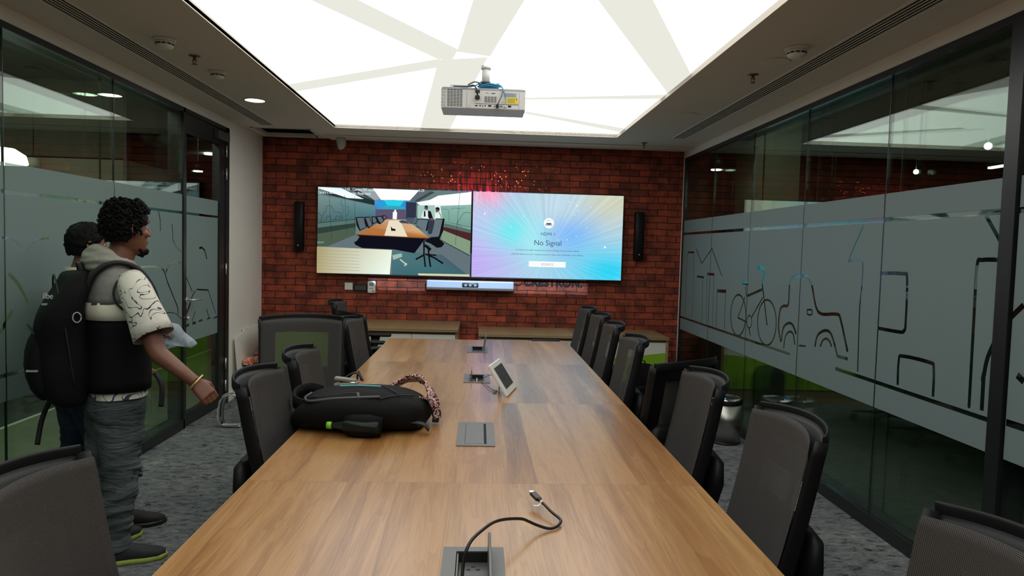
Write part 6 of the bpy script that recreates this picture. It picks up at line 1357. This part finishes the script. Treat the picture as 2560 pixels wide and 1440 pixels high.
# ---- his backpack
bp = thing('backpack', 'bulky black backpack worn by the nearer man', 'backpack', (0, 0, 0))
bc = a_(-.125, .0, .765); ang = math.atan2(F.y, F.x)-math.pi/2
bp.location = bc; bp.rotation_euler = (0, 0, ang)
m = MB(); rings = []; n = 18
for k in range(n+1):
    q = k/n; z = .62*q; wv = .178*(1-.12*(1-q)**4-.42*max(0, (q-.78)/.22)**2.2); dp = .105+.115*math.sin(math.pi*min(1, q*.92+.12))**.8*(1 if q < .6 else 1-.35*((q-.6)/.4)**1.5)
    if k == 0: wv *= .88; dp *= .85
    rings.append([(wv*math.copysign(abs(math.cos(p))**(2/3.0), math.cos(p)), -dp/2+dp/2*math.copysign(abs(math.sin(p))**(2/3.0), math.sin(p)), z) for p in [2*math.pi*i/36 for i in range(36)]])
m.loft(rings); o = m.build('body', 'black_fabric', bp, smooth=True); nudge(o, .022, (6, 6, 6), seed=9); subsurf(o)
m = MB(); m.limb([(0, -.15, .05), (0, -.185, .10), (0, -.200, .20), (0, -.19, .30), (0, -.165, .36)], [(.12, .03), (.138, .05), (.140, .055), (.132, .045), (.11, .02)], side=(1, 0, 0), seg=24, sup=3.2); pk = m.build('front_pocket', 'black_fabric', bp, smooth=True); nudge(pk, .012, (9, 9, 9), seed=3); subsurf(pk)
m = MB(); m.tube([(-.12, -.21, .345), (-.06, -.225, .37), (.06, -.225, .37), (.12, -.21, .345)], .004, seg=6, smooth_n=5); m.build('zip', 'black_webbing', pk)
m = MB(); m.tube([(-.172, -.07, .12), (-.178, -.10, .35), (-.150, -.12, .50), (0, -.13, .60), (.150, -.12, .50), (.178, -.10, .35), (.172, -.07, .12)], .004, seg=6, smooth_n=6); m.build('zip', 'black_webbing', bp)
mk = Matrix.Translation((.120, -.138, .50)) @ Matrix.Rotation(math.radians(44), 4, 'Z')
def mark(o): o.data.transform(mk); return o
mark(text('brand_mark', 'ilbe', .036, wallM(-.045, .0, -.012), 'white_print', bp)); m = MB(); m.b2(-.05, .05, -.014, -.004, -.030, -.022); mark(m.build('brand_line', 'dull_print', bp)); m = MB(); m.b2(-.05, -.015, -.014, -.004, -.09, -.084); mark(m.build('brand_tag', 'dull_print', bp))
m = MB(); m.b2(-.022, .022, -.004, .008, -.004, .004); o = m.build('pocket_tag', 'dull_print', pk); o.location = (.132, -.222, .19); o.rotation_euler.z = math.radians(60)
m = MB(); m.tube([(.183, -.06+.016*math.cos(q), .42+.022*math.sin(q)) for q in [2*math.pi*k/14 for k in range(15)]], .003, seg=6); m.build('ring', 'dull_print', bp)
m = MB(); m.strap([(-.04, -.02, .60), (-.03, -.03, .65), (.03, -.03, .65), (.04, -.02, .60)], .025, .006, (0, 1, 0)); m.build('grab_handle', 'black_webbing', bp)
Mi = (Matrix.Translation(bc) @ Matrix.Rotation(ang, 4, 'Z')).inverted()
def bl(v): return Mi @ v
for sg in (1, -1):
    P_ = [a_(-.150, sg*.09, 1.28), a_(-.115, sg*.115, 1.375), a_(-.04, sg*.125, 1.425), a_(.05, sg*.125, 1.405), a_(.115, sg*.130, 1.32), a_(.140, sg*.140, 1.22), a_(.130, sg*.145, 1.14)]
    m = MB(); m.strap([bl(p) for p in P_], .075, .020, (1, 0, 0)); m.build('shoulder_strap', 'black_webbing', bp, smooth=True)
m = MB(); m.strap([(-.16, -.10, .05), (-.185, -.14, -.02), (-.17, -.17, -.10), (-.13, -.19, -.20)], .022, .003, (0, 1, 0)); m.build('loose_webbing', 'black_webbing', bp)
m = MB(); m.strap([bl(a_(.14, .10, .90)), bl(a_(.165, .12, .84)), bl(a_(.16, .13, .74))], .022, .004, (0, 1, 0)); m.build('loose_webbing', 'black_webbing', bp)
# plastic bag in his left hand
lh = PA['handL'][0]+V((.025, .03, -.015))
pb = thing('plastic_bag', 'crumpled clear plastic bag held in front of the nearer man', 'bag', lh)
m = MB(); m.limb([(-.06, .02, .0), (-.035, .02, .02), (.0, .03, .02), (.045, .04, .0), (.08, .05, -.02), (.115, .06, -.045), (.13, .07, -.05)], [(.03, .02), (.06, .04), (.068, .045), (.055, .04), (.040, .03), (.020, .012), (.004, .004)], side=(0, 0, 1), seg=28); o = m.build('sheet', 'bag_plastic', pb, smooth=False); subsurf(o)
nudge(o, .05, (14, 14, 14), seed=1); nudge(o, .03, (35, 35, 35), seed=6)
m = MB(); m.b2(.0, .05, -.03, -.028, -.045, -.040); m.b2(-.005, .045, -.03, -.028, -.058, -.053); m.build('blue_print', 'blue_cable', pb)
m = MB(); m.tube([(-.02, .03, .09), (.01, .03, .115), (.05, .04, .115), (.08, .05, .085)], .003, seg=6, smooth_n=5); m.build('cable_loop', 'black_rubber', pb)

# ---- the farther man
B = thing('person', 'man half hidden behind the nearer man, black hair and blue jeans', 'person', (-2.02, 3.84, 0)); L1 = B.location
F = V((.80, .60, 0)).normalized(); Rr = F.cross(U); C = V((-2.10, 3.84, 0))
PB = dict(F=F, R=Rr, spine=[a_(-.01, 0, .76), a_(-.01, 0, .87), a_(0, 0, 1.0), a_(0, 0, 1.13), a_(-.01, 0, 1.25), a_(-.015, 0, 1.30), a_(-.01, 0, 1.34)],
          spine_r=[(.155, .10), (.150, .10), (.145, .10), (.16, .11), (.175, .095), (.14, .07), (.066, .056)], neck=[a_(-.01, 0, 1.31), a_(.0, 0, 1.36), a_(.02, 0, 1.43)],
          armR=[a_(-.01, .18, 1.275), a_(-.0, .20, 1.18), a_(.0, .215, 1.04), a_(.01, .215, 1.01), a_(.02, .21, .98), a_(.14, .17, .88), a_(.18, .15, .85)],
          armL=[a_(-.01, -.18, 1.275), a_(-.0, -.20, 1.18), a_(.0, -.215, 1.04), a_(.01, -.215, 1.01), a_(.02, -.21, .98), a_(.06, -.20, .82), a_(.07, -.19, .77)],
          legR=[a_(-.01, .08, .80), a_(.03, .085, .63), a_(.08, .09, .46), a_(.085, .09, .43), V((-1.875, 3.745, .13)), V((-1.875, 3.745, .07))],
          legL=[a_(-.01, -.08, .80), a_(-.02, -.085, .63), a_(-.01, -.09, .46), a_(-.02, -.09, .43), a_(-.10, -.09, .13), a_(-.11, -.09, .07)],
          head=V((-2.085, 3.855, 1.485)), HF=V((.74, .67, -.05)), hs=.96, handR=(a_(.185, .148, .845), (.7, .5, -.3), (.3, -.5, .7), (.3, -.3, .8)), handL=(a_(.07, -.19, .765), (.1, .1, -1), (0, 1, .1), (.8, .5, 0)), curlR=.8, curlL=.6)
body, h, Q, s = person_body('body', PB, 'skin_b', B, .0055); body.data.transform(Matrix.Translation(-L1))
def B_build(m, name, mat, parent=None, smooth=True): 
    o = m.build(name, mat, parent or B, smooth=smooth); o.data.transform(Matrix.Translation(-L1)); return o
eyes_for(B, h, Q, s); hair_shell(B, h, s, .064, -.050, .010, 0, 8)
jeans(B, PB, 'jeans_blue', a_(-.015, 0, 0), Rr, .84, B_build, .155, 7)
ra, la = PB['legR'][5], PB['legL'][5]
shoe(B_build, (-1.915, 3.72, 0), (.88, .46, 0), 'shoe', 'shoe_brown', 'black_rubber', True, .27); shoe(B_build, (la.x-.03, la.y-.02, 0), (.8, .5, 0), 'shoe', 'shoe_brown', 'black_rubber', True, .27)
m = MB(); m.limb([a_(-.01, 0, .72), a_(-.005, 0, .95), a_(0, 0, 1.12), a_(-.01, 0, 1.25), a_(-.015, 0, 1.32), a_(-.01, 0, 1.35)], [(.178, .125), (.168, .122), (.180, .125), (.190, .108), (.13, .08), (.074, .064)], side=Rr, seg=30, sup=2.4, caps=False); o = B_build(m, 'jacket', 'black_fabric'); nudge(o, .008, (14, 14, 9)); subsurf(o)
for arm in ('armR', 'armL'):
    P_ = PB[arm]; m = MB(); m.limb([P_[0]+U*.01, P_[1], P_[2], P_[3], P_[4], P_[5]], [(.07, .075), (.066, .07), (.058, .06), (.056, .06), (.054, .056), (.042, .044)], side=F, seg=20, caps=False); o = B_build(m, 'jacket_sleeve', 'black_fabric'); nudge(o, .006, (16, 16, 16)); subsurf(o)
m = MB(); m.limb([a_(-.012, 0, 1.325), a_(-.012, 0, 1.355), a_(-.012, 0, 1.378)], [(.090, .082), (.074, .070), (.076, .072)], side=Rr, seg=24, caps=False); o = B_build(m, 'shirt_collar', 'cream_cloth'); md = o.modifiers.new('t', 'SOLIDIFY'); md.thickness = .004
